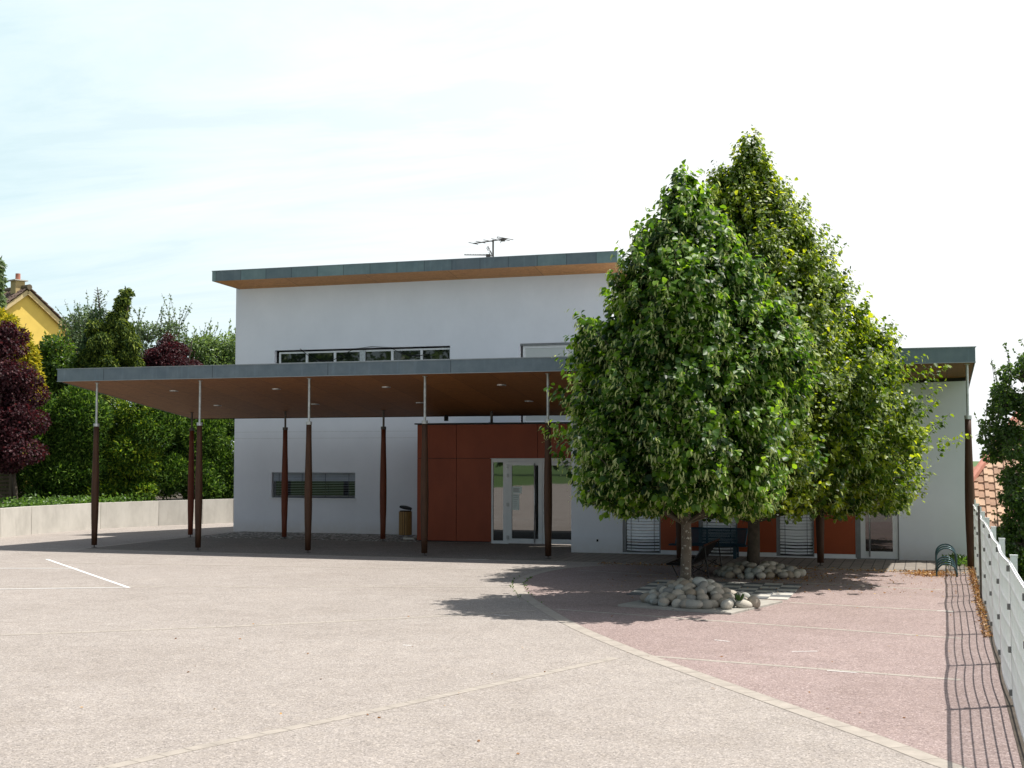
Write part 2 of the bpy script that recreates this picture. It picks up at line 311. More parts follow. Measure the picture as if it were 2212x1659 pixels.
M['shrub'] = leafmat('shrub_leaf', [(0, (0.03, 0.07, 0.016)), (1, (0.12, 0.195, 0.035))], (2.4, 2.4, 1), 0.35)
M['cover'] = leafmat('cover_leaf', [(0, (0.05, 0.10, 0.02)), (1, (0.13, 0.22, 0.05))], (2, 2.2, 1), 0.35)
M['rtree'] = leafmat('right_tree_leaf', [(0, (0.024, 0.052, 0.014)), (0.7, (0.05, 0.095, 0.02)), (1, (0.10, 0.15, 0.035))], (2.8, 2.8, 1.1), 0.36, 0.5)
M['litter'] = leafmat('leaf_litter', [(0, (0.16, 0.06, 0.02)), (0.6, (0.36, 0.17, 0.05)), (1, (0.55, 0.36, 0.13))], (1.3, 1.2, 1), 0.2)
M['wood_far'] = leafmat('far_wood_leaf', [(0, (0.03, 0.06, 0.015)), (1, (0.09, 0.14, 0.03))], (2, 2, 1), 0.3)

def tiles(name, stops, w, h):
    m, t, b = mat(name); c = t.nodes.new('ShaderNodeTexCoord')
    oi = t.nodes.new('ShaderNodeAttribute'); oi.attribute_name = 'tint'
    col = ramp(t, oi.outputs['Fac'], stops)
    col = mixc(t, 0.8, col, ramp(t, noise(t, 7, 6, 0.7), [(0.3, (0.7, 0.7, 0.7)), (0.7, (1.2, 1.2, 1.15))]), 'MULTIPLY')
    lk(t, col, b.inputs['Base Color']); b.inputs['Roughness'].default_value = 0.85
    return m
M['tile_brown'] = tiles('brown_roof_tile', [(0, (0.11, 0.075, 0.06)), (1, (0.20, 0.14, 0.11))], 0.3, 0.35)
M['tile_orange'] = tiles('orange_roof_tile', [(0, (0.26, 0.155, 0.105)), (0.5, (0.37, 0.225, 0.15)), (1, (0.48, 0.33, 0.23))], 0.3, 0.35)

# ------------------------------------------------------------------ mesh helpers
def wloc(o):
    v = Vector((0, 0, 0))
    while o is not None:
        v += o.location; o = o.parent
    return v
class MB:
    def __init__(s): s.v, s.f, s.m = [], [], []
    def poly(s, pts, mi=0):
        i = len(s.v); s.v += [tuple(p) for p in pts]; s.f.append(tuple(range(i, i+len(pts)))); s.m.append(mi); return s
    def hexa(s, p, mi=0):
        """8 corners: bottom 4 ccw, top 4 ccw"""
        i = len(s.v); s.v += [tuple(q) for q in p]
        for f in ((3, 2, 1, 0), (4, 5, 6, 7), (0, 1, 5, 4), (1, 2, 6, 5), (2, 3, 7, 6), (3, 0, 4, 7)):
            s.f.append(tuple(i+k for k in f)); s.m.append(mi)
        return s
    def box(s, x0, x1, y0, y1, z0, z1, mi=0):
        return s.hexa([(x0, y0, z0), (x1, y0, z0), (x1, y1, z0), (x0, y1, z0), (x0, y0, z1), (x1, y0, z1), (x1, y1, z1), (x0, y1, z1)], mi)
    def obox(s, c, u, v, w, mi=0):
        """box about centre c with half-extent vectors u, v, w"""
        c, u, v, w = Vector(c), Vector(u), Vector(v), Vector(w)
        return s.hexa([c-u-v-w, c+u-v-w, c+u+v-w, c-u+v-w, c-u-v+w, c+u-v+w, c+u+v+w, c-u+v+w], mi)
    def tube(s, pts, rad, n=8, mi=0, cap=True):
        pts = [Vector(p) for p in pts]; rad = rad if isinstance(rad, (list, tuple)) else [rad]*len(pts)
        i0 = len(s.v); prev = None
        for k, p in enumerate(pts):
            d = (pts[min(k+1, len(pts)-1)]-pts[max(k-1, 0)]).normalized()
            if prev is None: a = d.orthogonal().normalized()
            else: a = (prev-d*prev.dot(d)); a = a.normalized() if a.length > 1e-6 else d.orthogonal().normalized()
            prev = a; bb = d.cross(a)
            for q in range(n):
                th = 2*math.pi*q/n; s.v.append(tuple(p+(a*math.cos(th)+bb*math.sin(th))*rad[k]))
        for k in range(len(pts)-1):
            for q in range(n):
                a0 = i0+k*n+q; a1 = i0+k*n+(q+1) % n
                s.f.append((a0, a1, a1+n, a0+n)); s.m.append(mi)
        if cap:
            s.f.append(tuple(i0+q for q in reversed(range(n)))); s.m.append(mi)
            e = i0+(len(pts)-1)*n; s.f.append(tuple(e+q for q in range(n))); s.m.append(mi)
        return s
    def bar(s, a, b_, w, h, mi=0, up=(0, 0, 1)):
        a, b_ = Vector(a), Vector(b_); d = b_-a; u = Vector(up)
        side = d.cross(u).normalized() if d.normalized().cross(u).length > 1e-4 else Vector((1, 0, 0))
        uu = side.cross(d).normalized()
        return s.obox((a+b_)/2, d/2, side*w/2, uu*h/2, mi)
    def build(s, name, mats, parent=None, smooth=False, bevel=0):
        me = bpy.data.meshes.new(name); o = bpy.data.objects.new(name, me); COL.objects.link(o)
        off = wloc(parent) if parent else Vector((0, 0, 0))
        me.from_pydata([(x-off.x, y-off.y, z-off.z) for x, y, z in s.v], [], s.f)
        for mm in (mats if isinstance(mats, (list, tuple)) else [mats]): me.materials.append(mm)
        me.polygons.foreach_set('material_index', s.m)
        if smooth: me.polygons.foreach_set('use_smooth', [True]*len(s.f))
        me.update()
        if parent: o.parent = parent
        if bevel:
            md = o.modifiers.new('bevel', 'BEVEL'); md.width = bevel; md.segments = 2; md.limit_method = 'ANGLE'
        return o
def tag(o, label, cat, group=None):
    o['label'] = label; o['category'] = cat
    if group: o['group'] = group
    return o
def thing(name, label, cat, loc, group=None):
    o = bpy.data.objects.new(name, None); COL.objects.link(o); o.location = loc; o.empty_display_size = 0.2
    return tag(o, label, cat, group)
def struct(o, kind='structure'):
    o['kind'] = kind; return o
def copy_tree(o, parent=None):
    c = o.copy(); COL.objects.link(c)
    if parent: c.parent = parent
    for ch in o.children: copy_tree(ch, c)
    return c

# --- foliage
def nrm(a): return a/np.maximum(np.linalg.norm(a, axis=1, keepdims=True), 1e-6)
def leaf_arrays(P, A, Nn, L, Wd, kind='broad'):
    """P base points, A axis dirs, Nn normals, L lengths, Wd widths -> verts (n,k,3), faces template"""
    n = len(P); A = nrm(A); S = nrm(np.cross(A, Nn)); Nn = np.cross(S, A)
    L = L[:, None]; Wd = Wd[:, None]
    if kind == 'broad':
        tpl = [(0, 0, 0), (0.28, -0.5, 0.10), (0.66, -0.40, 0.05), (1, 0, -0.10), (0.66, 0.40, 0.05), (0.28, 0.5, 0.10)]
        fs = [(0, 1, 2, 3), (0, 3, 4, 5)]
    elif kind == 'spray':
        tpl = [(0, 0, 0), (0.35, -0.5, 0.02), (0.7, -0.36, -0.10), (1, 0, -0.26), (0.7, 0.36, -0.10), (0.35, 0.5, 0.02)]
        fs = [(0, 1, 2, 3), (0, 3, 4, 5)]
    else:
        tpl = [(0, 0, 0), (0.5, -0.5, 0), (1, 0, -0.08), (0.5, 0.5, 0)]
        fs = [(0, 1, 2, 3)]
    V = np.stack([P+A*L*a+S*Wd*s_+Nn*L*z for a, s_, z in tpl], 1)
    return V, fs
def foliage_mesh(name, sets, mats, parent=None):
    """sets: list of (V, faces template, tint array, mat index)"""
    vs, fs, tn, mi, base = [], [], [], [], 0
    for V, tpl, tint, k in sets:
        n, kv = V.shape[:2]
        vs.append(V.reshape(-1, 3)); idx = (np.arange(n)*kv+base)[:, None, None]+np.array(tpl)[None]
        fs.append(idx.reshape(-1, 4)); tn.append(np.repeat(tint, kv)); mi.append(np.full(n*len(tpl), k)); base += n*kv
    vs = np.concatenate(vs); fs = np.concatenate(fs); tn = np.concatenate(tn); mi = np.concatenate(mi)
    off = wloc(parent) if parent else Vector((0, 0, 0)); vs = vs-np.array(off)
    me = bpy.data.meshes.new(name); o = bpy.data.objects.new(name, me); COL.objects.link(o)
    me.vertices.add(len(vs)); me.vertices.foreach_set('co', vs.astype(np.float32).ravel())
    me.loops.add(fs.size); me.loops.foreach_set('vertex_index', fs.astype(np.int32).ravel())
    me.polygons.add(len(fs)); me.polygons.foreach_set('loop_start', np.arange(0, fs.size, 4, dtype=np.int32))
    try: me.polygons.foreach_set('loop_total', np.full(len(fs), 4, dtype=np.int32))
    except Exception: pass
    me.polygons.foreach_set('material_index', mi.astype(np.int32))
    for mm in mats: me.materials.append(mm)
    at_ = me.attributes.new('tint', 'FLOAT', 'POINT'); at_.data.foreach_set('value', tn.astype(np.float32))
    me.update(calc_edges=True); me.validate()
    if parent: o.parent = parent
    return o
def blob_foliage(blobs, n, size, droop=0.2, fill=0.35, kind='broad', aspect=0.75, up=0.4, rng=RNG, tint_pow=1.2, spiky=0.0):
    """leaves over a set of ellipsoid lumps [(cx,cy,cz,rx,ry,rz)]; most near the surface"""
    B = np.array(blobs, float); w = (B[:, 3]*B[:, 4]+B[:, 4]*B[:, 5]+B[:, 3]*B[:, 5]); w /= w.sum()
    k = rng.choice(len(B), n, p=w); b = B[k]
    d = nrm(rng.normal(size=(n, 3)))
    r = np.where(rng.random(n) < fill, rng.uniform(0.35, 0.9, n), rng.normal(0.98, 0.07, n))
    if spiky: r = r+np.where(rng.random(n) < 0.12, rng.uniform(0, spiky, n), 0)
    P = b[:, :3]+d*b[:, 3:]*r[:, None]
    out = nrm(d/b[:, 3:])
    A = nrm(out*0.6+rng.normal(size=(n, 3))*0.5+np.array([0, 0, -droop]))
    Nn = nrm(out*0.6+np.array([0, 0, up])+rng.normal(size=(n, 3))*0.45)
    L = size*rng.uniform(0.65, 1.3, n)
    V, fs = leaf_arrays(P, A, Nn, L, L*aspect, kind)
    return V, fs, rng.random(n)**tint_pow

# ------------------------------------------------------------------ ground
mb = MB()
xs = [-1500, -300, -60, -30, -10, 0.95, 1.05, 3.0, 30, 300, 1500]
def gz(x): return 0.0 if x <= 0.96 else (-0.9 if x < 2 else -2.6)
ys = [-1500, -300, -78, -40, -20, 0, 60, 300, 1500]
for i in range(len(xs)-1):
    for j in range(len(ys)-1):
        mi = 1 if (xs[i] >= 0.95 or ys[j] >= 60 or ys[j+1] <= -40 or xs[i+1] <= -30) else 0
        mb.poly([(xs[i], ys[j], gz(xs[i])), (xs[i+1], ys[j], gz(xs[i+1])), (xs[i+1], ys[j+1], gz(xs[i+1])), (xs[i], ys[j+1], gz(xs[i]))], mi)
struct(mb.build('ground', [M['yard'], M['grass']]))

CURVE = [(1.2, 8.5), (0.16, 9.87), (-0.38, 10.67), (-1.5, 12.22), (-2.29, 13.31), (-3.14, 14.5), (-4.32, 16.35), (-5.27, 18.12), (-5.99, 19.56), (-6.47, 20.67), (-6.80, 21.64), (-7.02, 22.64), (-7.10, 23.58), (-7.02, 24.6), (-6.7, 25.5), (-6.1, 26.1)]
def smooth(pts, n=12):
    P = [Vector((*p, 0)) for p in pts]; out = []
    for i in range(len(P)-1):
        p0, p1, p2, p3 = P[max(i-1, 0)], P[i], P[i+1], P[min(i+2, len(P)-1)]
        for k in range(n):
            u = k/n
            out.append(0.5*((2*p1)+(p2-p0)*u+(2*p0-5*p1+4*p2-p3)*u*u+(3*p1-p0-3*p2+p3)*u**3))
    return out+[P[-1]]
cs = smooth(CURVE)
mb = MB()
for p, q in zip(cs[:-1], cs[1:]):
    mb.poly([(min(p.x, .89), p.y, 0.001), (0.9, p.y, 0.001), (0.9, q.y, 0.001), (min(q.x, .89), q.y, 0.001)])
me_o = mb.build('pink_asphalt', M['pink']); struct(me_o)

def resample(pts, step):
    out = [pts[0].copy()]; acc = 0
    for a, b_ in zip(pts[:-1], pts[1:]):
        L = (b_-a).length; d = step-acc
        while d <= L:
            out.append(a+(b_-a)*(d/L)); d += step
        acc = (acc+L) % step if L else acc
    return out
def strip(name, pts, width, step, z=0.0012, courses=1):
    """ribbon of concrete setts on a dirt joint base"""
    mb = MB(); P = resample(pts, step)
    nrmls = []
    for i in range(len(P)):
        d = (P[min(i+1, len(P)-1)]-P[max(i-1, 0)]).normalized(); nrmls.append(Vector((-d.y, d.x, 0)))
    hw = width/2
    for i in range(len(P)-1):
        a, b_, na, nb = P[i], P[i+1], nrmls[i], nrmls[i+1]
        e = 0.005
        mb.poly([a-na*(hw+e)+Vector((0, 0, z)), b_-nb*(hw+e)+Vector((0, 0, z)), b_+nb*(hw+e)+Vector((0, 0, z)), a+na*(hw+e)+Vector((0, 0, z))], 1)
        d = (b_-a).normalized()*0.006; jit = random.uniform(0, 0.0012)
        for c in range(courses):
            o0 = -hw+width*c/courses+0.003; o1 = -hw+width*(c+1)/courses-0.003
            q = [a+na*o0+d, b_+nb*o0-d, b_+nb*o1-d, a+na*o1+d]
            if (q[1]-q[0]).length < 0.02: continue
            lo = [Vector((p.x, p.y, z-0.002)) for p in q]; hi = [Vector((p.x, p.y, z+0.0006+jit*.6)) for p in q]
            mb.hexa(lo+hi, 0 if random.random() < 0.995 else 2)
    return struct(mb.build(name, [M['paver'], M['joint'], M['chess_w']]))
strip('curved_paving_strip', cs, 0.18, 0.40, 0.002)
def line(*p): return smooth(list(p), 6)
strip('paving_strip', line((-7.2, 3.0), (-5.61, 8.03), (-4.65, 10.48), (-3.25, 14.2)), 0.12, 0.24)
strip('paving_strip', line((-14.0, 11.5), (-11.02, 13.51), (-8.02, 15.65), (-5.4, 18.0)), 0.11, 0.24)
strip('paving_strip', line((-19, 17.0), (-15.13, 18.53), (-7.56, 20.91), (-6.6, 21.2)), 0.10, 0.24)
strip('paving_strip', line((-21, 22.2), (-16, 23.2), (-10, 24.0), (-7.2, 24.4)), 0.09, 0.24)
strip('paving_strip', line((-3.0, 14.32), (-1.43, 14.05), (0.40, 13.72)), 0.085, 0.24, 0.002)
strip('paving_strip', line((-5.17, 18.27), (-2.4, 17.55), (0.19, 16.9), (0.40, 16.85)), 0.085, 0.24, 0.002)
strip('paving_strip', line((-2.0, 20.15), (-0.04, 19.8), (0.40, 19.72)), 0.09, 0.24, 0.002)
strip('paving_strip', line((-6.5, 24.6), (-3.0, 23.6), (0.40, 22.8)), 0.09, 0.24, 0.002)
strip('paving_strip', line((-26.0, 26.52), (0.9, 26.52)), 0.16, 0.5)
strip('paving_strip', line((-19.44, 26.62), (-19.5, 31.3), (-19.66, 34.1)), 0.16, 0.4, 0.002)
# walk under the canopy
mb = MB(); mb.box(-19.35, -7.86, 26.63, 31.5, -0.05, 0.004); struct(mb.build('walkway', M['walk']))
mb = MB(); mb.box(-7.855, 0.88, 26.63, 29.2, -0.05, 0.0042); struct(mb.build('paved_walkway', M['pavers']))
mb = MB(); mb.box(-19.3, -12.72, 31.53, 34.18, -0.05, 0.012); struct(mb.build('gravel_bed', M['gravel']))
mb = MB(); mb.hexa([(0.565, 5, -.02), (0.92, 5, -.02), (0.95, 28.9, -.02), (0.865, 28.9, -.02), (0.565, 5, .006), (0.92, 5, .006), (0.95, 28.9, .006), (0.865, 28.9, .006)]); struct(mb.build('soil_and_shade_strip', M['soil']))  # dirt along the fence; shadow is put into its dark colour too
# painted court lines
mb = MB()
def pline(a, b_, w, z=0.0045):
    a, b_ = Vector((*a, 0)), Vector((*b_, 0)); d = (b_-a).normalized(); s_ = Vector((-d.y, d.x, 0))*w/2
    mb.poly([(p.x, p.y, z) for p in (a-s_, b_-s_, b_+s_, a+s_)])
pline((-12.90, 19.02), (-18.19, 23.75), 0.065); pline((-12.92, 19.07), (-18.6, 16.3), 0.05, 0.0058); pline((-16.08, 21.98), (-19.06, 21.04), 0.055, 0.0058)
struct(mb.build('painted_court_line', M['paint']))
# chalk marks
mb = MB()
for (px, py) in [(1085, 1330), (1180, 1340), (1560, 1385), (1820, 1452), (1740, 1408), (880, 1395)]:
    d = (at(px, py, 10)-Vector((0, 0, HH))); tt = -HH/d.z; p = d*tt
    a = random.uniform(-0.5, 0.5); l = random.uniform(0.05, 0.16)
    u = Vector((math.cos(a), math.sin(a), 0))*l; v = Vector((-math.sin(a), math.cos(a), 0))*0.012
    mb.poly([(q.x, q.y, 0.0065) for q in (p-u-v, p+u*0.8-v*0.6, p+u+v, p-u+v*0.7)])
struct(mb.build('chalk_mark', M['paint']))
# chess board of slabs
mb = MB()
for i in range(8):
    for j in range(8):
        x1 = -2.06-0.32*i; y0 = 20.5+0.32*j
        mb.box(x1-0.315, x1-0.005, y0+0.005, y0+0.315, -0.01, 0.012+random.uniform(0, 0.0015), 0 if (i+j) % 2 == 0 else 1)
struct(mb.build('chessboard_paving', [M['chess_w'], M['chess_b']]))

# ------------------------------------------------------------------ building
def wall_face(mb, x0, x1, z0, z1, y, holes, depth=0.14, mi=0):
    """front wall sheet facing -y with openings and their reveals"""
    X = sorted({x0, x1, *[h[0] for h in holes], *[h[1] for h in holes]}); Z = sorted({z0, z1, *[h[2] for h in holes], *[h[3] for h in holes]})
    for i in range(len(X)-1):
        for j in range(len(Z)-1):
            cx, cz = (X[i]+X[i+1])/2, (Z[j]+Z[j+1])/2
            if any(h[0] < cx < h[1] and h[2] < cz < h[3] for h in holes): continue
            mb.poly([(X[i], y, Z[j]), (X[i+1], y, Z[j]), (X[i+1], y, Z[j+1]), (X[i], y, Z[j+1])], mi)
    for a, b_, c, d in holes:
        yb = y+depth
        mb.poly([(a, y, c), (a, y, d), (a, yb, d), (a, yb, c)], mi); mb.poly([(b_, y, d), (b_, y, c), (b_, yb, c), (b_, yb, d)], mi)
        mb.poly([(a, y, d), (b_, y, d), (b_, yb, d), (a, yb, d)], mi); mb.poly([(b_, y, c), (a, y, c), (a, yb, c), (b_, yb, c)], mi)

bld = thing('hall_building', 'white rendered hall building with red entrance block and flat roofs behind the long canopy', 'building', (-10, 34, 0))
YH = 34.2
W1 = (-18.32, -12.77, 4.86, 5.37); W2 = (-10.70, -8.35, 3.15, 5.37); W3 = (-18.38, -15.68, 1.02, 1.76)
mb = MB(); wall_face(mb, -19.63, -8.11, -0.1, 7.30, YH, [W1, W2, W3])
mb.poly([(-16.6, 42, -0.1), (-19.63, YH, -0.1), (-19.63, YH, 7.30), (-16.6, 42, 6.3)]); mb.poly([(-8.11, YH, -0.1), (-8.11, 42, -0.1), (-8.11, 42, 6.3), (-8.11, YH, 7.30)])
mb.poly([(-8.11, 42, -0.1), (-16.6, 42, -0.1), (-16.6, 42, 6.3), (-8.11, 42, 6.3)])
hw_ = mb.build('hall_wall', M['white'], bld)
for z in (2.95, 2.76): mb = MB(); mb.box(-19.62, -12.72, YH-.002, YH+.01, z, z+.008); mb.build('render_joint', M['steel'], hw_)
# hall roof
YE = 33.2
rf = MB(); e0, e1, eb0 = -19.86, -7.68, -16.7
rf.hexa([(e0+.02, YE+.02, 7.40), (e1-.02, YE+.02, 7.40), (e1-.02, 42.4, 6.18), (eb0+.02, 42.4, 6.18), (e0+.02, YE+.02, 7.655), (e1-.02, YE+.02, 7.655), (e1-.02, 42.4, 6.45), (eb0+.02, 42.4, 6.45)])
hr = rf.build('hall_roof', M['zinc_edge'], bld)
sf = MB(); sf.hexa([(e0+.03, YE+.03, 7.375), (e1-.03, YE+.03, 7.375), (e1-.03, 42.3, 6.14), (eb0+.03, 42.3, 6.14), (e0+.03, YE+.03, 7.397), (e1-.03, YE+.03, 7.397), (e1-.03, 42.3, 6.165), (eb0+.03, 42.3, 6.165)])
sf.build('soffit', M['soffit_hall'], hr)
fa = MB(); fa.box(e0, e1, YE, YE+.016, 7.37, 7.66); fa.hexa([(e0, YE+.018, 7.37), (e0+.016, YE+.018, 7.37), (eb0+.016, 42.4, 6.13), (eb0, 42.4, 6.13), (e0, YE+.018, 7.66), (e0+.016, YE+.018, 7.66), (eb0+.016, 42.4, 6.46), (eb0, 42.4, 6.46)])
fa.hexa([(e1-.016, YE+.018, 7.37), (e1, YE+.018, 7.37), (e1, 42.4, 6.13), (e1-.016, 42.4, 6.13), (e1-.016, YE+.018, 7.66), (e1, YE+.018, 7.66), (e1, 42.4, 6.46), (e1-.016, 42.4, 6.46)])
fa.build('fascia', M['verdigris'], hr)
mb = MB(); mb.box(e0-.012, e1+.012, YE-.014, YE+.05, 7.662, 7.678); mb.build('roof_edge', M['zinc_edge'], hr)
# strip window, six sashes
def window(name, x0, x1, z0, z1, y, cuts, fr=0.05, pane=M['glass_w'], frame=M['alu'], low=0.0, thick=0.05):
    w = MB(); w.box(x0, x1, y, y+thick, z1-fr, z1); w.box(x0, x1, y, y+thick, z0, z0+fr+low)
    xs_ = [x0]+list(cuts)+[x1]
    for x in xs_:
        a, b_ = (x, x+fr) if x == x0 else ((x-fr, x) if x == x1 else (x-fr*0.7, x+fr*0.7))
        w.box(a, b_, y-.004, y+thick-.004, z0+fr+low, z1-fr)
    wo_ = w.build(name, frame, bld)
    for a, b_ in zip(xs_[:-1], xs_[1:]):
        g = MB(); g.box(a+fr*.75, b_-fr*.75, y+.022, y+.036, z0+fr+low-.005, z1-fr+.005); g.build('pane', pane, wo_)
    return wo_
yw = YH+0.10
def cutx(a, b_, n): return [a+(b_-a)*k/n for k in range(1, n)]
wsw = window('strip_window', W1[0]+.10, W1[1], W1[2], W1[3]-.05, yw, cutx(W1[0]+.10, W1[1], 6), low=0.09)
for k in range(6):
    a = W1[0]+.10+(W1[1]-W1[0]-.10)*k/6
    for q in (0.14, 0.78): mb = MB(); mb.box(a+q, a+q+.05, yw-.012, yw-.0045, W1[2]+.075, W1[2]+.105); mb.build('window_catch', M['clip'], wsw)
mb = MB(); mb.box(-15.60, -15.42, yw-.03, yw-.006, W1[2]+.02, W1[3]-.05); mb.build('downpipe', M['steel'], bld)
mb = MB(); mb.box(W1[0]-.02, W1[1]+.02, YH-.03, YH+.12, W1[2]-.03, W1[2]-.002); mb.build('window_sill', M['alu'], wsw)
wt = window('tall_window', W2[0]+.06, W2[1], W2[2], W2[3]-.06, yw, [-9.37], fr=0.07, pane=M['opal'])
mb = MB(); mb.box(W2[0], W2[1], YH+.03, YH+.09, W2[3]-.055, W2[3]-.003); mb.build('blind_box', M['grey_frame'], wt)
# low window with venetian blind
wl = window('low_window', W3[0]+.02, W3[1]-.02, W3[2]+.02, W3[3]-.01, YH+.125, [-17.2], fr=0.05, pane=M['glass_dim'], frame=M['grey_frame'])
bd = MB(); nsl = 15; h0, h1 = W3[2]+.03, W3[3]-.03
for k in range(nsl):
    z = h1-(h1-h0)*k/(nsl-1)
    tl = R(66) if k < 5 else R(10)
    c = Vector(((W3[0]+W3[1])/2, YH+.065, z))
    bd.obox(c, Vector(((W3[1]-W3[0])/2-.03, 0, 0)), Vector((0, math.cos(tl), math.sin(tl)))*0.024, Vector((0, -math.sin(tl), math.cos(tl)))*0.0012)
bo = bd.build('blind', M['blind_dark'], wl)
for x in (-18.15, -17.4, -16.65, -15.9): mb = MB(); mb.box(x-.006, x+.006, YH+.04, YH+.045, h0, h1); mb.build('blind_cord', M['cord'], bo)
mb = MB(); mb.box(W3[0]-.05, W3[1]+.04, YH-.035, YH+.12, W3[2]-.035, W3[2]-.003); mb.build('window_sill', M['alu'], wl)

# red entrance block
YR = 31.56
mb = MB(); DX0, DX1 = -10.65, -7.90
def panel(x0, x1, z0, z1): mb.box(x0+.006, x1-.006, YR, YR+.03, z0+.006, z1-.006)
for a, b_ in ((-12.70, -11.60), (-11.60, DX0)): panel(a, b_, 0.04, 2.18)
for a, b_ in ((-12.70, -11.60), (-11.60, -9.40), (-9.40, -7.88)): panel(a, b_, 2.18, 3.06)
mb.box(-12.70, -12.67, YR+.031, YH-.002, 0.04, 3.06); mb.box(-12.665, -10.70, YR+.032, YR+.06, 0.02, 3.05, 1); mb.box(-10.70, -7.88, YR+.032, YR+.06, 2.19, 3.05, 1)
eb = mb.build('entrance_block', [M['red'], M['dark']], bld)
mb = MB(); mb.box(-12.76, -7.88, YR-.05, YH-.003, 3.065, 3.10); mb.build('roof_cap', M['dark'], eb)
# glass door
fr = MB(); yd = YR+.02
fr.box(DX0, DX1, yd, yd+.07, 2.11, 2.175); fr.box(DX0, DX0+.05, yd, yd+.07, 0.0, 2.11); fr.box(-10.33, -10.20, yd, yd+.07, 0, 2.11)
fr.box(DX0+.05, -10.33, yd, yd+.07, 0.0, 0.075); fr.box(DX0+.05, -10.33, yd, yd+.07, 2.08, 2.11)
dr = fr.build('glass_door', M['alu'], bld)
def leaf(x0, x1, nm):
    f = MB(); y = yd-.008
    f.box(x0, x0+.10, y, y+.06, 0.015, 2.10); f.box(x1-.10, x1, y, y+.06, 0.015, 2.10); f.box(x0+.10, x1-.10, y, y+.06, 0.015, 0.135); f.box(x0+.10, x1-.10, y, y+.06, 2.0, 2.10)
    l = f.build(nm, M['alu'], bld); g = MB(); g.box(x0+.095, x1-.095, y+.026, y+.036, 0.13, 2.005); g.build('pane', M['glass'], l); return l
g = MB(); g.box(DX0+.045, -10.325, yd+.026, yd+.036, 0.07, 2.085); g.build('pane', M['glass'], dr)
l1 = leaf(-10.195, -9.285, 'door_leaf'); l2 = leaf(-9.275, -8.37, 'door_leaf')
l3 = MB(); l3.box(-8.36, -8.31, yd, yd+.06, 0.075, 2.06); l3.box(-8.36, DX1, yd, yd+.06, 0, 0.075); l3.box(-8.36, DX1, yd, yd+.06, 2.06, 2.11); o3 = l3.build('side_light', M['alu'], bld)
g = MB(); g.box(-8.36, DX1, yd+.026, yd+.036, 0.07, 2.07); g.build('pane', M['glass'], o3)
mb = MB(); mb.tube([(-9.47, yd-.06, 0.05), (-9.47, yd-.06, 2.06)], 0.017, 10)
for z in (0.12, 2.0): mb.tube([(-9.47, yd-.06, z), (-9.47, yd-.002, z)], 0.011, 8)
mb.build('handle', M['steel'], l1, True)
for z in (0.16, 1.0, 1.74, 1.98):
    mb = MB(); mb.box(-10.235, -10.165, yd-.034, yd-.0095, z-.045, z+.045); mb.tube([(-10.20, yd-.04, z-.05), (-10.20, yd-.04, z+.05)], 0.016, 8); mb.build('hinge', M['steel'], l1)
mb = MB(); mb.box(-9.255, -9.225, yd-.016, yd-.009, 0.76, 0.83); mb.build('lock', M['steel'], l2)
# curtain strips standing behind the right-hand glass are seen only as reflections: left out

# wing
YW = 29.16
mb = MB()
wx = [(-7.87, -6.65), (-0.56, 0.87)]
def ztop(x): return 3.63+(x+7.87)/8.74*0.21
mb.hexa([(-7.87, YW, -.05), (-6.65, YW, -.05), (-6.65, 31.5, -.05), (-7.87, 31.5, -.05), (-7.87, YW, ztop(-7.87)), (-6.65, YW, ztop(-6.65)), (-6.65, 31.5, 3.4), (-7.87, 31.5, 3.4)])
mb.hexa([(-0.56, YW, -.05), (0.87, YW, -.05), (0.87, 40, -.05), (-0.56, 40, -.05), (-0.56, YW, ztop(-.56)), (0.87, YW, ztop(.87)), (0.87, 40, 2.9), (-0.56, 40, 2.9)])
mb.hexa([(-6.65, YW+.002, 2.25), (-0.56, YW+.002, 2.25), (-0.56, 30.5, 2.25), (-6.65, 30.5, 2.25), (-6.65, YW+.002, ztop(-6.65)), (-0.56, YW+.002, ztop(-.56)), (-0.56, 30.5, 3.5), (-6.65, 30.5, 3.5)])
mb.box(-6.65, -0.562, 29.6, 40, -.05, 2.2)
mb.build('wing_wall', M['white'], bld)
mb = MB(); mb.hexa([(-7.86, YW+.02, ztop(-7.87)+.002), (0.86, YW+.02, ztop(.87)+.002), (0.86, YW+.4, ztop(.87)-.02), (-7.86, YW+.4, ztop(-7.87)-.02), (-7.86, YW+.02, ztop(-7.87)+.15), (0.86, YW+.02, ztop(.87)+.10), (0.86, YW+.4, ztop(.87)+.08), (-7.86, YW+.4, ztop(-7.87)+.10)])
mb.build('wall_head_gap_strip', M['dark'], bld)  # dark strip painted for the unlit gap between wall top and soffit
reds = [(-5.77, -4.90), (-4.03, -3.17), (-2.35, -1.47)]
for a, b_ in reds:
    mb = MB(); mb.box(a+.002, b_-.002, YW+.03, YW+.06, 0.10, 2.248); mb.box(a+.03, b_-.03, YW+.062, YW+.3, 0.0, 2.2); mb.build('red_panel', M['red_bright'], bld)
    mb = MB(); mb.box(a+.002, b_-.002, YW+.022, YW+.06, -.01, 0.097); mb.build('kickboard', M['alu'], bld)
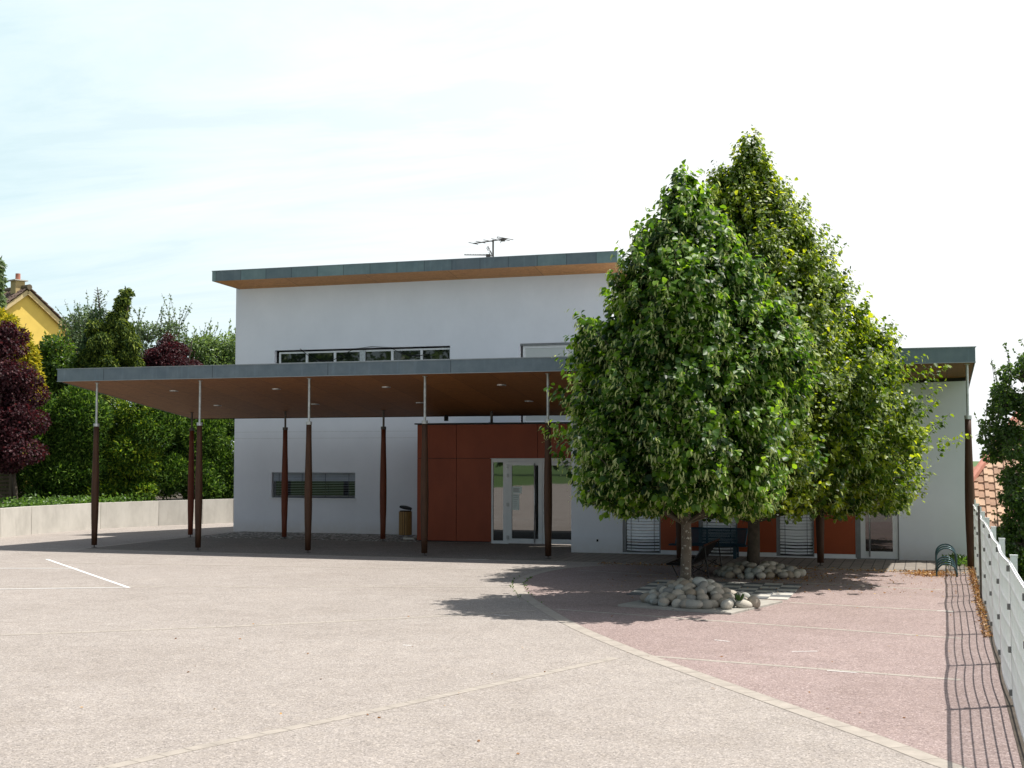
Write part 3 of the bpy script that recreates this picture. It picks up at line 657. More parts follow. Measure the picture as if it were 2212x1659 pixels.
for a, b_ in ((-6.648, -5.77), (-4.90, -4.03), (-3.17, -2.35)):
    f = MB(); y = YW+.04
    f.box(a, a+.07, y, y+.10, 0.0, 2.248); f.box(b_-.03, b_, y, y+.10, 0.0, 2.248); f.box(a+.07, b_-.03, y, y+.10, 2.17, 2.248); f.box(a+.07, b_-.03, y, y+.10, 0.0, 0.045)
    wv = f.build('wing_window', M['grey_frame'], bld)
    g = MB(); g.box(a+.065, b_-.025, y+.088, y+.098, 0.04, 2.18); g.build('pane', M['glass_w'], wv)
    bl_ = MB(); n = 31
    for k in range(n):
        z = 0.09+2.06*k/(n-1); low = k < 4
        tl = R(70+random.uniform(-4, 4)) if not low else R(40); roll = random.uniform(-.004, .004)
        xm = (a+.08+b_-.035)/2; hw = (b_-.035-a-.08)/2
        for sgn, dz in ((-1, 0.006), (1, 0.006)):      # slats sag a little in the middle
            c = Vector((xm+sgn*hw/2, y+.045, z+roll))
            uu = Vector((hw/2, 0, sgn*(0.006 if k < 22 else 0.002)))
            bl_.obox(c, uu, Vector((0, math.cos(tl), math.sin(tl)))*0.031, Vector((0, -math.sin(tl), math.cos(tl)))*0.0012)
    bo = bl_.build('blind', M['blind'], wv)
    for x in (a+.19, b_-.15): cd = MB(); cd.box(x-.005, x+.005, y+.006, y+.010, 0.08, 2.16); cd.build('blind_cord', M['cord'], bo)
mb = MB(); mb.box(-6.655, -1.45, YW-.012, YW+.021, -.01, 0.028); mb.build('door_sill', M['alu'], bld)
# wing door
f = MB(); y = YW+.05
f.box(-1.468, -1.36, y, y+.08, 0, 2.248, 1); f.box(-1.36, -1.26, y-.01, y+.06, 0.02, 2.22); f.box(-0.69, -0.575, y-.01, y+.06, 0.02, 2.22); f.box(-1.26, -0.69, y-.01, y+.06, 0.02, 0.17); f.box(-1.26, -0.69, y-.01, y+.06, 2.1, 2.22); f.box(-1.36, -.565, y-.005, y+.06, -.01, .018, 1)
wd = f.build('wing_door', [M['alu'], M['grey_frame']], bld)
g = MB(); g.box(-1.265, -0.685, y+.02, y+.03, 0.165, 2.105); g.build('pane', M['glass_w'], wd)
mb = MB(); mb.tube([(-1.17, y-.06, 0.06), (-1.17, y-.06, 2.1)], 0.015, 8); mb.build('handle', M['steel'], wd, True)
mb = MB(); mb.box(-7.275, -7.205, YW-.012, YW-.001, 0.25, 0.33); mb.box(-7.262, -7.218, YW-.016, YW-.0125, 0.263, 0.317, 1); mb.build('power_outlet', [M['alu'], M['black_plastic']], bld)

# ------------------------------------------------------------------ canopy
can = thing('canopy', 'long flat canopy roof on slender cigar shaped posts with orange brown board underside', 'canopy', (-10, 27, 0))
YF = 26.8
def soff(x, y): return 4.09-0.136*(y-26.8)+max(0, (x+7.87)/8.85)*0.065*(y-26.8)
mb = MB()
A = [(-20.30, YF+.02), (-7.87, YF+.02), (-7.87, 32.5), (-20.02, 32.5)]; Bq = [(-7.87, YF+.02), (0.96, YF+.02), (0.96, 31.5), (-7.87, 31.5)]
top = lambda x, y: soff(x, y)+0.25-0.02*(y-26.8)
for q in (A, Bq):
    mb.hexa([(x, y, soff(x, y)+.022) for x, y in q]+[(x, y, top(x, y)) for x, y in q])
cr_ = mb.build('canopy_roof', M['zinc_edge'], can)
mb = MB()
for q in (A, Bq): mb.hexa([(x, y, soff(x, y)) for x, y in q]+[(x, y, soff(x, y)+.02) for x, y in q])
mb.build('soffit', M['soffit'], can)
mb = MB(); mb.box(-20.32, 0.98, YF, YF+.018, 4.075, 4.365)
mb.hexa([(-20.32, YF+.02, 4.075), (-20.302, YF+.02, 4.075), (-20.022, 32.5, 3.31), (-20.04, 32.5, 3.31), (-20.32, YF+.02, 4.365), (-20.302, YF+.02, 4.365), (-20.022, 32.5, 3.50), (-20.04, 32.5, 3.50)])
mb.hexa([(.962, YF+.02, 4.075), (.98, YF+.02, 4.075), (.98, 31.5, 3.72), (.962, 31.5, 3.72), (.962, YF+.02, 4.365), (.98, YF+.02, 4.365), (.98, 31.5, 4.0), (.962, 31.5, 4.0)])
mb.build('fascia', M['zinc'], can)
mb = MB(); mb.box(-20.345, 1.0, YF-.016, YF+.06, 4.367, 4.385); mb.box(-20.33, .99, YF-.010, YF-.001, 4.066, 4.082); mb.build('drip_edge', M['zinc_edge'], can)
mb = MB(); mb.box(-20.0, -7.87, 32.505, 32.53, 3.30, 3.45); mb.build('back_edge', M['dark'], can)
mb = MB(); mb.tube([(-12.21, 32.42, 3.36), (-12.21, 32.42, 3.18)], 0.06, 10); mb.build('gutter_outlet', M['dark'], can)
for i, (x, y) in enumerate([(-18.0, 28.34), (-15.12, 28.34), (-12.2, 28.34), (-9.31, 28.34), (-18.0, 30.46), (-15.12, 30.46), (-12.18, 30.46), (-9.29, 30.46)]):
    mb = MB(); z = soff(x, y); mb.tube([(x, y, z+.012), (x, y, z-.014)], [0.115, 0.105], 20); mb.tube([(x, y, z-.0145), (x, y, z-.018)], [0.085, 0.083], 20, 1)
    mb.build('ceiling_light', [M['steel'], M['clip']], can, False)
def post(x, y, zc, wm, row):
    r = [0.068, 0.074, 0.086, 0.091, 0.090, 0.085, 0.075, 0.066, 0.063]; z0 = 0.065; n = len(r)
    mb = MB(); mb.tube([(x, y, z0+(zc-.07-z0)*k/(n-1)) for k in range(n)], r, 12)
    p = mb.build('post', wm, can, True)
    for pl in p.data.polygons:
        if len(pl.vertices) > 4: pl.use_smooth = False
    sm = M['steel'] if row else M['steel_dark']  # back row takes dark steel: the canopy's shade is put into the colour
    mb = MB(); mb.tube([(x, y, zc-.075), (x, y, zc-.001)], 0.070, 16); mb.build('collar', sm, p)
    mb = MB(); mb.tube([(x, y, zc), (x, y, soff(x, y)-.012)], 0.028, 12); mb.tube([(x, y, soff(x, y)-.012), (x, y, soff(x, y)-.001)], 0.06, 12); mb.build('rod', sm, p)
    mb = MB(); mb.tube([(x, y, 0.012), (x, y, 0.066)], 0.014, 8); mb.box(x-.05, x+.05, y-.05, y+.05, 0.0, 0.014); mb.build('foot', M['steel_dark'], p)
X0, ST = -19.4077, 2.8911
for i in range(8): post(X0+i*ST, 27.133, 3.04, M['post'], True)
for i in range(3): post(X0+i*ST, 31.48, 3.02, M['post_red'], False)
x = X0+3*ST; mb = MB(); mb.tube([(x, 31.85, 3.10), (x, 31.85, soff(x, 31.85)-.002)], 0.035, 12); mb.box(x-.06, x+.06, 31.79, 31.91, 3.1, 3.115); mb.build('roof_stub_post', M['steel_dark'], can)  # back row rod, its steel darkened for shade like the others

# ------------------------------------------------------------------ loose objects near the building
def notice(x0, x1, z0, z1, lab, rot=0.0):
    mb = MB(); mb.box(x0, x1, yd+.014, yd+.0175, z0, z1)
    for k in range(7):
        z = z1-.04-(z1-z0-.07)*k/7
        mb.box(x0+.03, x1-.03-random.uniform(0, .06), yd+.0125, yd+.0139, z-.004, z+.003, 1)
    o = mb.build('paper_notice', [M['paper'], M['clip']]); tag(o, lab, 'notice')
notice(-10.09, -9.83, 1.28, 1.46, 'pale paper notice taped on the glass door, the upper wider sheet')
notice(-10.09, -9.90, 0.86, 1.272, 'long narrow paper notice on the glass door below the wider sheet')

# cable across the strip window
mb = MB()
def cpx(lst): return [at((800+x/2.212)/1.8517, (950+y/2.212)/1.8517, YH-.035) for x, y in lst]
mb.tube(cpx([(885, 985), (950, 1038), (1010, 1075), (1060, 1092), (1120, 1090), (1190, 1078), (1270, 1040), (1350, 990)]), 0.011, 6)
mb.tube(cpx([(1690, 975), (1740, 1005), (1790, 1030), (1870, 1043), (1960, 1044), (1990, 1030), (2000, 1005)]), 0.011, 6)
mb.tube(cpx([(1350, 990), (1520, 965), (1690, 975)]), 0.007, 6)
tag(mb.build('hanging_cable', M['black_plastic']), 'thin black cable sagging in loops across the upper strip window', 'cable')

# waste bin
bx_, by_ = -13.35, 32.35
bn = thing('waste_bin', 'round wood slatted waste bin with a black lid tilted open, against the white wall', 'bin', (bx_, by_, 0))
sl = MB()
for k in range(17):
    a = 2*math.pi*k/17; c = Vector((bx_+.165*math.cos(a), by_+.165*math.sin(a), 0.44))
    sl.obox(c, Vector((-math.sin(a), math.cos(a), 0))*0.0225, Vector((math.cos(a), math.sin(a), 0))*0.010, Vector((0, 0, 0.31)))
sl.build('slats', M['slat_wood'], bn)
mb = MB(); mb.tube([(bx_, by_, 0.12), (bx_, by_, 0.745)], 0.15, 20); mb.build('liner', M['black_plastic'], bn)
mb = MB(); mb.tube([(bx_, by_, 0.72), (bx_, by_, 0.775)], 0.152, 24); mb.build('rim', M['black_plastic'], bn)
mb = MB(); c = Vector((bx_+.01, by_, 0.86)); ax = Vector((0.25, -0.12, 1)).normalized(); mb.tube([c-ax*.02, c+ax*.005, c+ax*.022], [0.172, 0.168, 0.10], 28); mb.tube([c+ax*-.02+Vector((.12, 0.05, -.03)), (bx_+.14, by_+.05, .74)], .012, 6); mb.build('lid', M['black_plastic'], bn)
mb = MB(); mb.box(bx_-.02, bx_+.30, by_-.12, by_+.14, 0.0, 0.055); mb.tube([(bx_+.02, by_, 0.05), (bx_+.02, by_, 0.16)], 0.04, 10); mb.build('base', M['concrete'], bn, bevel=.01)

# blue bench
bb = thing('blue_bench', 'low blue perforated metal bench standing against the wing wall behind the front tree trunk', 'bench', (-4.6, 28.6, 0))
bx0, bx1 = -5.42, -3.80
def mesh_sheet(a, b_, c, step, w, th, mat_, name, parent, rim=0.02):
    """wire mesh panel spanned by corner a, edges b-a and c-a"""
    a, b_, c = Vector(a), Vector(b_), Vector(c); u, v = b_-a, c-a; mb = MB()
    nu, nv = max(2, round(u.length/step)), max(2, round(v.length/step)); nn = u.cross(v).normalized()
    for i in range(1, nu): mb.bar(a+u*i/nu, a+u*i/nu+v, w, th, up=nn)
    for j in range(1, nv): mb.bar(a+v*j/nv+nn*th*1.1, a+v*j/nv+u+nn*th*1.1, w, th, up=nn)
    for p, q in ((a, a+u), (a, a+v), (a+u, a+u+v), (a+v, a+u+v)): mb.tube([p, q], rim/2, 6)
    return mb.build(name, mat_, parent)
mesh_sheet((bx0, 28.38, 0.28), (bx1+.06, 28.38, 0.28), (bx0, 28.72, 0.27), 0.022, 0.013, 0.003, M['blue_metal'], 'seat', bb, 0.04)
mesh_sheet((bx0+.08, 28.74, 0.29), (bx1, 28.74, 0.29), (bx0+.12, 28.86, 0.63), 0.022, 0.012, 0.003, M['blue_metal'], 'backrest', bb, 0.035)
mb = MB(); mb.box(bx0+.75, bx0+.80, 28.79, 28.81, .3, .62); mb.build('backrest_strut', M['blue_metal'], bb)
for x in (-5.12, -3.98):
    for yy in (28.42, 28.80):
        mb = MB(); mb.box(x-.035, x+.035, yy-.03, yy+.03, 0.0, 0.27); mb.build('leg', M['blue_metal'], bb)
    mb = MB(); mb.bar((x, 28.46, 0.10), (x, 28.76, 0.10), .025, .025); mb.build('stretcher', M['blue_metal'], bb)
# black mesh bench under the trees, facing left
kb = thing('black_bench', 'low black wire mesh bench with thin legs between the two lindens, seen from its end', 'bench', (-4.1, 24.5, 0))
y0, y1 = 23.66, 25.38
mesh_sheet((-4.56, y0, 0.245), (-4.56, y1, 0.245), (-4.12, y0, 0.235), 0.02, 0.013, 0.003, M['black_metal'], 'seat', kb, 0.04)
mesh_sheet((-4.12, y0, 0.24), (-4.12, y1, 0.24), (-3.87, y0, 0.60), 0.02, 0.014, 0.003, M['black_metal'], 'backrest', kb, 0.025)
mb = MB(); mb.tube([(-3.86, y0-.03, 0.607), (-3.86, y1+.03, 0.607)], 0.018, 8); mb.build('top_rail', M['rust_metal'], kb)
for yy in (y0+.04, y1-.04):
    mb = MB(); mb.tube([(-4.48, yy, .24), (-4.36, yy, 0.0)], .012, 6); mb.build('leg', M['black_metal'], kb)
    mb = MB(); mb.tube([(-3.87, yy, .59), (-3.83, yy, .25), (-3.80, yy, 0.0)], .012, 6); mb.build('leg', M['black_metal'], kb)
    mb = MB(); mb.tube([(-4.14, yy, .24), (-4.06, yy, 0.0)], .011, 6); mb.build('leg', M['black_metal'], kb)
    mb = MB(); mb.tube([(-4.14, yy, .23), (-3.81, yy, .09)], .009, 6); mb.tube([(-3.9, yy, .23), (-4.09, yy, .09)], .009, 6)
    for cx_ in (-4.25, -3.98):
        mb.tube([(cx_+.07*math.cos(a), yy, .15+.06*math.sin(a)) for a in np.linspace(-1.6, 2.2, 9)], .007, 6)
    mb.build('scroll_brace', M['black_metal'], kb)

# bike rack of tall and low hoops
rk = thing('bike_rack', 'blue green tube bike rack of alternating tall and low hoops by the fence corner', 'bike rack', (0.36, 26.3, 0))
def hoop(y, h, lean):
    xa, xb = 0.175, 0.535; r = (xb-xa)/2; pts = [(xa, y, 0.0), (xa, y+lean*.5, max(0.02, h-r))]
    for k in range(1, 12):
        a = math.pi-math.pi*k/12; pts.append((xa+r+r*math.cos(a), y+lean*(0.5+0.5*math.sin(a)), max(0.02, h-r)+r*math.sin(a)*min(1, h/r*.95)))
    pts += [(xb, y+lean*.5, max(0.02, h-r)), (xb, y, 0.0)]
    mb = MB(); mb.tube(pts, 0.0145, 8); mb.build('hoop', M['rack'], rk, True)
for yy in (25.42, 26.0, 26.6, 27.2): hoop(yy, 0.235, 0.02)
for yy in (25.72, 26.3, 26.9): hoop(yy, 0.50, 0.04)
mb = MB()
for x in (0.175, 0.535): mb.tube([(x, 25.36, 0.022), (x, 27.26, 0.022)], 0.014, 8)
mb.build('base_rail', M['rack'], rk)

# ------------------------------------------------------------------ fence
fx = lambda y: 0.645+(y-9.8)*0.0135
posts_y = [28.35, 25.9, 24.1, 22.15, 19.95, 17.45, 14.95, 12.45, 9.95, 7.45, 4.95, 2.45]
fn = thing('mesh_fence', 'long white wire mesh fence running along the right edge of the yard', 'fence', (0.7, 15, 0))
for i, yy in enumerate(posts_y):
    x = fx(yy)+0.055; mb = MB(); mb.box(x-.022, x+.038, yy-.022, yy+.022, -0.6, 1.33); mb.box(x-.026, x+.042, yy-.026, yy+.026, 1.331, 1.343); mb.build('fence_post', M['fence_post'], fn)
for i in range(len(posts_y)-1):
    ya, yb = posts_y[i], posts_y[i+1]; mb = MB()
    off = [0.0, 0.012, -0.01, 0.02, -0.015, 0.015, 0.03, -0.01, 0.012, 0, 0][i]
    def px_(y):
        u = (y-ya)/(yb-ya); return fx(y)+0.03-0.0+(-0.010-off*.55)*math.sin(math.pi*u)
    n = max(8, int(round(abs(yb-ya)/0.05)))
    for k in range(n+1):
        y = ya+(yb-ya)*k/n; x = px_(y); mb.box(x-.0034, x+.0034, y-.0034, y+.0034, 0.05, 1.29)
    seg = 8
    for z in (0.08, 0.28, 0.48, 0.68, 0.88, 1.08, 1.27):
        for dx_ in ((.009,) if z < 1.2 else (-.008, .009)):
            for s_ in range(seg):
                a = ya+(yb-ya)*s_/seg; b_ = ya+(yb-ya)*(s_+1)/seg
                mb.bar((px_(a)+dx_, a, z), (px_(b_)+dx_, b_, z), .010, .011)
    mb.build('mesh_panel', M['fence_white'], fn)
for i, yy in enumerate(posts_y):
    for z in (0.12, 0.5, 0.88, 1.22):
        mb = MB(); x = fx(yy)+.012; mb.box(x-.012, x+.018, yy-.03, yy+.03, z-.025, z+.025); mb.build('clip', M['clip'], fn)
mb = MB(); mb.bar((0.80, 21.5, 0.0), (0.775, 21.1, 1.47), .035, .02); tag(mb.build('fence_stake', M['steel_dark']), 'slim dark metal stake leaning against the white mesh fence', 'stake')

# ------------------------------------------------------------------ stones
def stone_mesh(seed):
    r = np.random.default_rng(seed)
    me = bpy.data.meshes.new('river_stone')
    import bmesh
    bm = bmesh.new(); bmesh.ops.create_icosphere(bm, subdivisions=3, radius=1.0)
    dirs = nrm(r.normal(size=(7, 3))); amp = r.uniform(-0.16, 0.20, 7)
    for v in bm.verts:
        d = np.array(v.co); s_ = 1+sum(a*max(0, float(d@q))**3 for a, q in zip(amp, dirs)); v.co = v.co*s_
    bm.to_mesh(me); bm.free(); me.materials.append(M['stone']); me.polygons.foreach_set('use_smooth', [True]*len(me.polygons))
    return me
SM = [stone_mesh(40+k) for k in range(9)]
def stone(x, y, z, sx, sy_, sz, rz, label, group, k=None):
    o = bpy.data.objects.new('river_stone', SM[random.randrange(len(SM)) if k is None else k]); COL.objects.link(o)
    o.location = (x, y, z); o.scale = (sx, sy_, sz); o.rotation_euler = (random.uniform(-.25, .25), random.uniform(-.25, .25), rz)
    tag(o, label, 'stone', group); return o
def pile(cx, cy_, rings, label, group, zb):
    for (rr, n, z, s0) in rings:
        ph = random.uniform(0, 6.28)
        for k in range(n):
            a = ph+2*math.pi*(k+random.uniform(-.22, .22))/n; r_ = rr*random.uniform(.92, 1.08)
            s_ = s0*random.uniform(.78, 1.22)
            stone(cx+r_*math.cos(a), cy_+r_*math.sin(a), zb+z+random.uniform(-.015, .02), s_*random.uniform(1.0, 1.35), s_*random.uniform(.85, 1.05), s_*random.uniform(.70, .95), random.uniform(0, 6.28), label, group)
T1 = (-3.53, 19.66); T2 = (-3.12, 24.6)
PC = (-3.33, 19.52)
pile(PC[0], PC[1], [(0.76, 26, 0.06, 0.074), (0.61, 22, 0.12, 0.078), (0.47, 17, 0.175, 0.078), (0.34, 12, 0.225, 0.078), (0.23, 8, 0.27, 0.074), (0.68, 20, 0.045, 0.068)], 'smooth rounded grey or tan river stone in the heap round the front linden trunk', 'river stones heaped round the front tree', 0.02)
pile(T2[0]+.1, T2[1]-.05, [(0.76, 25, 0.055, 0.076), (0.60, 20, 0.11, 0.078), (0.45, 15, 0.155, 0.078), (0.30, 9, 0.20, 0.075)], 'shaded river stone in the heap round the rear linden trunk', 'river stones heaped round the rear tree', 0.0)
stone(-3.25, 18.70, 0.085, .155, .085, .075, 0.0, 'long pale oval river stone at the front foot of the stone heap', None, 2)
stone(-3.05, 18.73, 0.085, .10, .09, .085, 0.4, 'round grey stone beside the long pale oval at the front of the heap', None, 5)
stone(-2.75, 18.80, 0.085, .10, .085, .08, 1.0, 'cream coloured stone at the front right of the heap on the slab', None, 1)
stone(-2.55, 19.02, 0.07, .12, .09, .075, .2, 'broad cream stone lying on the right corner of the slab', None, 3)
stone(-2.42, 19.2, 0.08, .105, .085, .09, 0.7, 'single jagged grey stone lying off the slab on the pink asphalt', None, 7)
stone(-3.24, 19.42, 0.335, .12, .10, .085, .3, 'large split grey stone on top of the heap beside the front trunk', None, 6)
stone(-3.45, 19.36, 0.315, .105, .085, .07, .8, 'tan rounded stone on top of the heap in front of the trunk', None, 4)
# slab under the front heap
c0 = Vector((-4.39, 18.89, 0)); e = Vector((1.76, -.53, 0)); pv = Vector((.53, 1.76, 0)); mb = MB()
for a0, a1, b0, b1 in ((0.002, .497, 0, .32), (.503, 1, 0, .32), (0, .32, .325, 1), (.68, 1, .325, 1), (.325, .675, .68, 1)):
    q = [c0+e*a0+pv*b0, c0+e*a1+pv*b0, c0+e*a1+pv*b1, c0+e*a0+pv*b1]
    mb.hexa([(p.x, p.y, -.02) for p in q]+[(p.x, p.y, 0.032) for p in q])
q = [c0+e*.325+pv*.325, c0+e*.675+pv*.325, c0+e*.675+pv*.675, c0+e*.325+pv*.675]; mb.hexa([(p.x, p.y, -.02) for p in q]+[(p.x, p.y, 0.02) for p in q], 1)
tag(mb.build('tree_slab', [M['slab'], M['soil']], bevel=0.006), 'square pale concrete slab surround under the front stone heap', 'slab')
# little succulent in the heap
sp_ = MB(); c = Vector((-2.60, 19.0, 0.12))
for k in range(9):
    a = k*2.4; d = Vector((math.cos(a)*.5, math.sin(a)*.5, 1)).normalized(); b0 = c+Vector((math.cos(a), math.sin(a), 0))*.012
    sp_.tube([b0, b0+d*.07, b0+d*.13], [.012, .018, .003], 6)
tag(sp_.build('small_plant', M['cover']), 'small spiky green plant growing among the stones at the right of the heap', 'plant')

# ------------------------------------------------------------------ the two lindens
def linden(name, label, x0, y0, prof, trunk_r, zc, n_limbs, shoots, leaves, lsize, lm, bractf, seed, bark, ax_shift=(0, 0), spire=None, rvar=(0.72, 1.12)):
    rng = np.random.default_rng(seed)
    tr = thing(name, label, 'tree', (x0, y0, 0))
    Z = np.array([p[0] for p in prof][::-1]); RR = np.array([p[1] for p in prof][::-1])
    zmin, zmax = Z[0], Z[-1]
    rad = lambda z: np.interp(z, Z, RR)
    # trunk
    tz = np.linspace(-0.05, zmax-0.5, 14); w = MB(); pts = []
    for z in tz: u = max(0, z)/zmax; pts.append((x0+ax_shift[0]*u+0.03*math.sin(z*1.7), y0+ax_shift[1]*u+.02*math.cos(z*1.3), z))
    w.tube(pts, [trunk_r*(1.15 if i == 0 else 1.0)*max(0.10, 1-0.92*max(0, z-0.6)/(zmax-.6)) for i, z in enumerate(tz)], 14)
    w.build('trunk', bark, tr, True)
    axis = lambda z: np.array([x0+ax_shift[0]*z/zmax, y0+ax_shift[1]*z/zmax, z])
    br = MB(); SP, SD, SL = [], [], []
    zs = zmin+(zmax-zmin)*(np.linspace(0.0, 1, n_limbs)**1.15)
    for i, z in enumerate(zs):
        r = float(rad(z)); az = i*2.39996+rng.uniform(-.35, .35)
        r *= rng.uniform(*rvar)
        up_ = min(1.15, 0.45+0.75*(z-zmin)/(zmax-zmin))
        zb = max(zmin*0.75+.15, z-r*up_*1.1)
        a = axis(zb); tip = axis(z)+np.array([math.cos(az)*r, math.sin(az)*r, 0.0])
        mid = (a+tip)/2+np.array([0, 0, 0.08*r])
        br.tube([a, mid, tip], [max(.008, trunk_r*.32*(1-.6*(z-zmin)/(zmax-zmin))), .012, .004], 5)
        d = tip-a; Ld = np.linalg.norm(d)+1e-6; d = d/Ld; out = np.array([math.cos(az), math.sin(az), 0])
        ns = max(10, int(shoots*(0.30+0.70*r/RR.max())**1.3))
        dirc = nrm((out*.50+np.array([0, 0, .95]))[None])[0]; cen = axis(z)+out*r*.72
        la, lb = .30*r+.24, .155*r+.15
        s1 = np.array([-out[1], out[0], 0.0]); s2 = np.cross(dirc, s1)
        rd = nrm(rng.normal(size=(ns, 3))); q_ = rng.uniform(.30, 1, ns)**.45
        tap = 1-.5*np.maximum(0, rd[:, 2])
        P = cen+dirc*(rd[:, 2]*q_*la)[:, None]+s1*(rd[:, 0]*q_*lb*tap)[:, None]+s2*(rd[:, 1]*q_*lb*tap)[:, None]
        nv_ = s1*rd[:, :1]+s2*rd[:, 1:2]+dirc*rd[:, 2:3]
        D = nrm(nv_*.55+dirc*.75+rng.normal(size=(ns, 3))*.22)
        SP.append(P); SD.append(D); SL.append(rng.uniform(.15, .40, ns)*(0.75+.4*rng.random(ns)))
    SP = np.concatenate(SP); SD = np.concatenate(SD); SL = np.concatenate(SL)
    # keep shoots inside the measured outline (bottom skirt kept flat)
    rxy = np.linalg.norm(SP[:, :2]-np.array([x0, y0])-np.outer(SP[:, 2]/zmax, ax_shift), axis=1)
    keep = (SP[:, 2] > zmin-0.02) & (rxy < rad(SP[:, 2])*1.14+.08)
    # long leading shoots that stand proud of the crown
    nc = int(shoots*n_limbs*.14); zc_ = zmin+.12+(zmax-zmin-.9)*rng.random(nc)**1.3; rc = rad(zc_)*.66*np.sqrt(rng.random(nc)); ac = rng.uniform(0, 6.283, nc)
    core = np.column_stack([x0+rc*np.cos(ac), y0+rc*np.sin(ac), zc_]); cd_ = nrm(np.column_stack([np.cos(ac), np.sin(ac), np.full(nc, .5)])+rng.normal(size=(nc, 3))*.4)
    if spire:
        ns_ = 340; zq = spire[2]-rng.random(ns_)**.8*1.9; rq = np.clip((spire[2]-zq)*.30, .02, .55); aq = rng.uniform(0, 6.283, ns_)
        P3 = np.column_stack([spire[0]+rq*np.cos(aq), spire[1]+rq*np.sin(aq), zq-.25]); D3 = nrm(np.column_stack([np.cos(aq)*.4, np.sin(aq)*.4, np.full(ns_, .9)])+rng.normal(size=(ns_, 3))*.2)
    else: P3 = D3 = np.zeros((0, 3))
    nl = n_limbs*3; zq = zmin+.1+(zmax-zmin-.3)*rng.random(nl)**.85; aq = rng.uniform(0, 2*math.pi, nl); rq = rad(zq)*rng.uniform(.90, 1.06, nl)
    oq = np.column_stack([np.cos(aq), np.sin(aq), np.zeros(nl)]); lead = np.column_stack([x0+ax_shift[0]*zq/zmax, y0+ax_shift[1]*zq/zmax, zq])+oq*rq[:, None]
    ld = nrm(oq*.55+np.array([0, 0, .85])+rng.normal(size=(nl, 3))*.18)
    SP, SD, SL = np.concatenate([SP[keep], core, P3, lead, lead+ld*.16]), np.concatenate([SD[keep], cd_, D3, ld, ld]), np.concatenate([SL[keep], rng.uniform(.2, .4, nc), rng.uniform(.2, .45, len(P3)), rng.uniform(.30, .62, nl), rng.uniform(.25, .5, nl)])
    m = len(SP); u = (np.arange(leaves)+.5)/leaves
    P = (SP[:, None, :]+SD[:, None, :]*(SL[:, None]*u[None])[..., None]).reshape(-1, 3)
    Dm = np.repeat(SD, leaves, 0); n = len(P)
    side = nrm(np.cross(Dm, rng.normal(size=(n, 3))))
    outv = P-np.array([x0, y0, 0]); outv[:, 2] = 0; outv = nrm(outv)
    P = P+side*rng.uniform(.01, .05, n)[:, None]
    A = nrm(side*.75+Dm*.35+outv*.25+np.array([0, 0, -.55])+rng.normal(size=(n, 3))*.2)
    Nn = nrm(outv*.55+np.array([0, 0, .75])+rng.normal(size=(n, 3))*.42)
    L = lsize*rng.uniform(.6, 1.25, n); tipf = np.tile(u, m)
    tint = np.clip(0.40*rng.random(n)+0.28*tipf+np.repeat(rng.normal(0.11, .21, m), leaves), 0, 1)  # tips and whole shoots brightened, so sunlit clusters sit in the leaf colour
    V, fs = leaf_arrays(P, A, Nn, L, L*.86, 'broad')
    sets = [(V, fs, tint, 0)]
    nb = int(n*bractf); k = rng.choice(n, nb, replace=False)
    Pb = P[k]+outv[k]*.055+rng.normal(size=(nb, 3))*.02
    Ab = nrm(np.array([0, 0, -1])+outv[k]*.35+rng.normal(size=(nb, 3))*.35); Nb = nrm(outv[k]+rng.normal(size=(nb, 3))*.5)
    Lb = lsize*.95*rng.uniform(.7, 1.2, nb)
    Vb, fb = leaf_arrays(Pb, Ab, Nb, Lb, Lb*.27, 'broad')
    sets.append((Vb, fb, rng.random(nb), 1))
    # small round fruits hanging below each bract, as tiny diamonds
    nf = nb*2; kf = rng.integers(0, nb, nf)
    Pf = Pb[kf]+Ab[kf]*(Lb[kf]*rng.uniform(.7, 1.5, nf))[:, None]+rng.normal(size=(nf, 3))*.018
    Vf, ff = leaf_arrays(Pf, nrm(rng.normal(size=(nf, 3))), nrm(rng.normal(size=(nf, 3))), np.full(nf, .014), np.full(nf, .014), 'kite')
    sets.append((Vf, ff, rng.random(nf), 1))
    # twigs
    tw = MB()
    for q in range(0, m, 3):
        tw.tube([tuple(SP[q]-SD[q]*.12), tuple(SP[q]+SD[q]*SL[q])], [.005, .002], 3, cap=False)
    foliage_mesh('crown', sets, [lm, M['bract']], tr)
    br.v += tw.v and [] or []
    nb0 = len(br.v); br.v += tw.v; br.f += [tuple(i+nb0 for i in f) for f in tw.f]; br.m += tw.m
    br.build('limbs', M['twig'], tr)
    return tr, n
prof1 = [(6.32, .01), (6.1, .04), (5.8, .14), (5.4, .56), (4.99, .86), (4.34, 1.24), (3.63, 1.60), (2.84, 1.76), (2.24, 1.82), (1.80, 1.72), (1.55, 1.45), (1.38, .85)]
linden('linden_tree', 'nearer dense conical linden, its pale spotted trunk rising from the sunlit stone heap', T1[0], T1[1], prof1, 0.083, 1.3, 50, 190, 11, .100, M['leaf_front'], .36, 5, M['bark'], (0.08, 0))
prof2 = [(7.95, .01), (7.6, .08), (7.1, .40), (6.5, .90), (5.9, 1.32), (5.2, 1.74), (4.58, 2.12), (3.9, 2.66), (3.43, 3.02), (2.1, 3.45), (1.66, 3.35), (1.30, 2.9), (1.12, 1.6)]
linden('linden_tree', 'farther taller linden with yellowish green crown and dark trunk, behind the front one', T2[0], T2[1], prof2, 0.118, 1.05, 84, 290, 10, .087, M['leaf_back'], .24, 9, M['bark_dark'], (.05, 0), (T2[0]-.52, T2[1]-.1, 7.80), (0.88, 1.07))

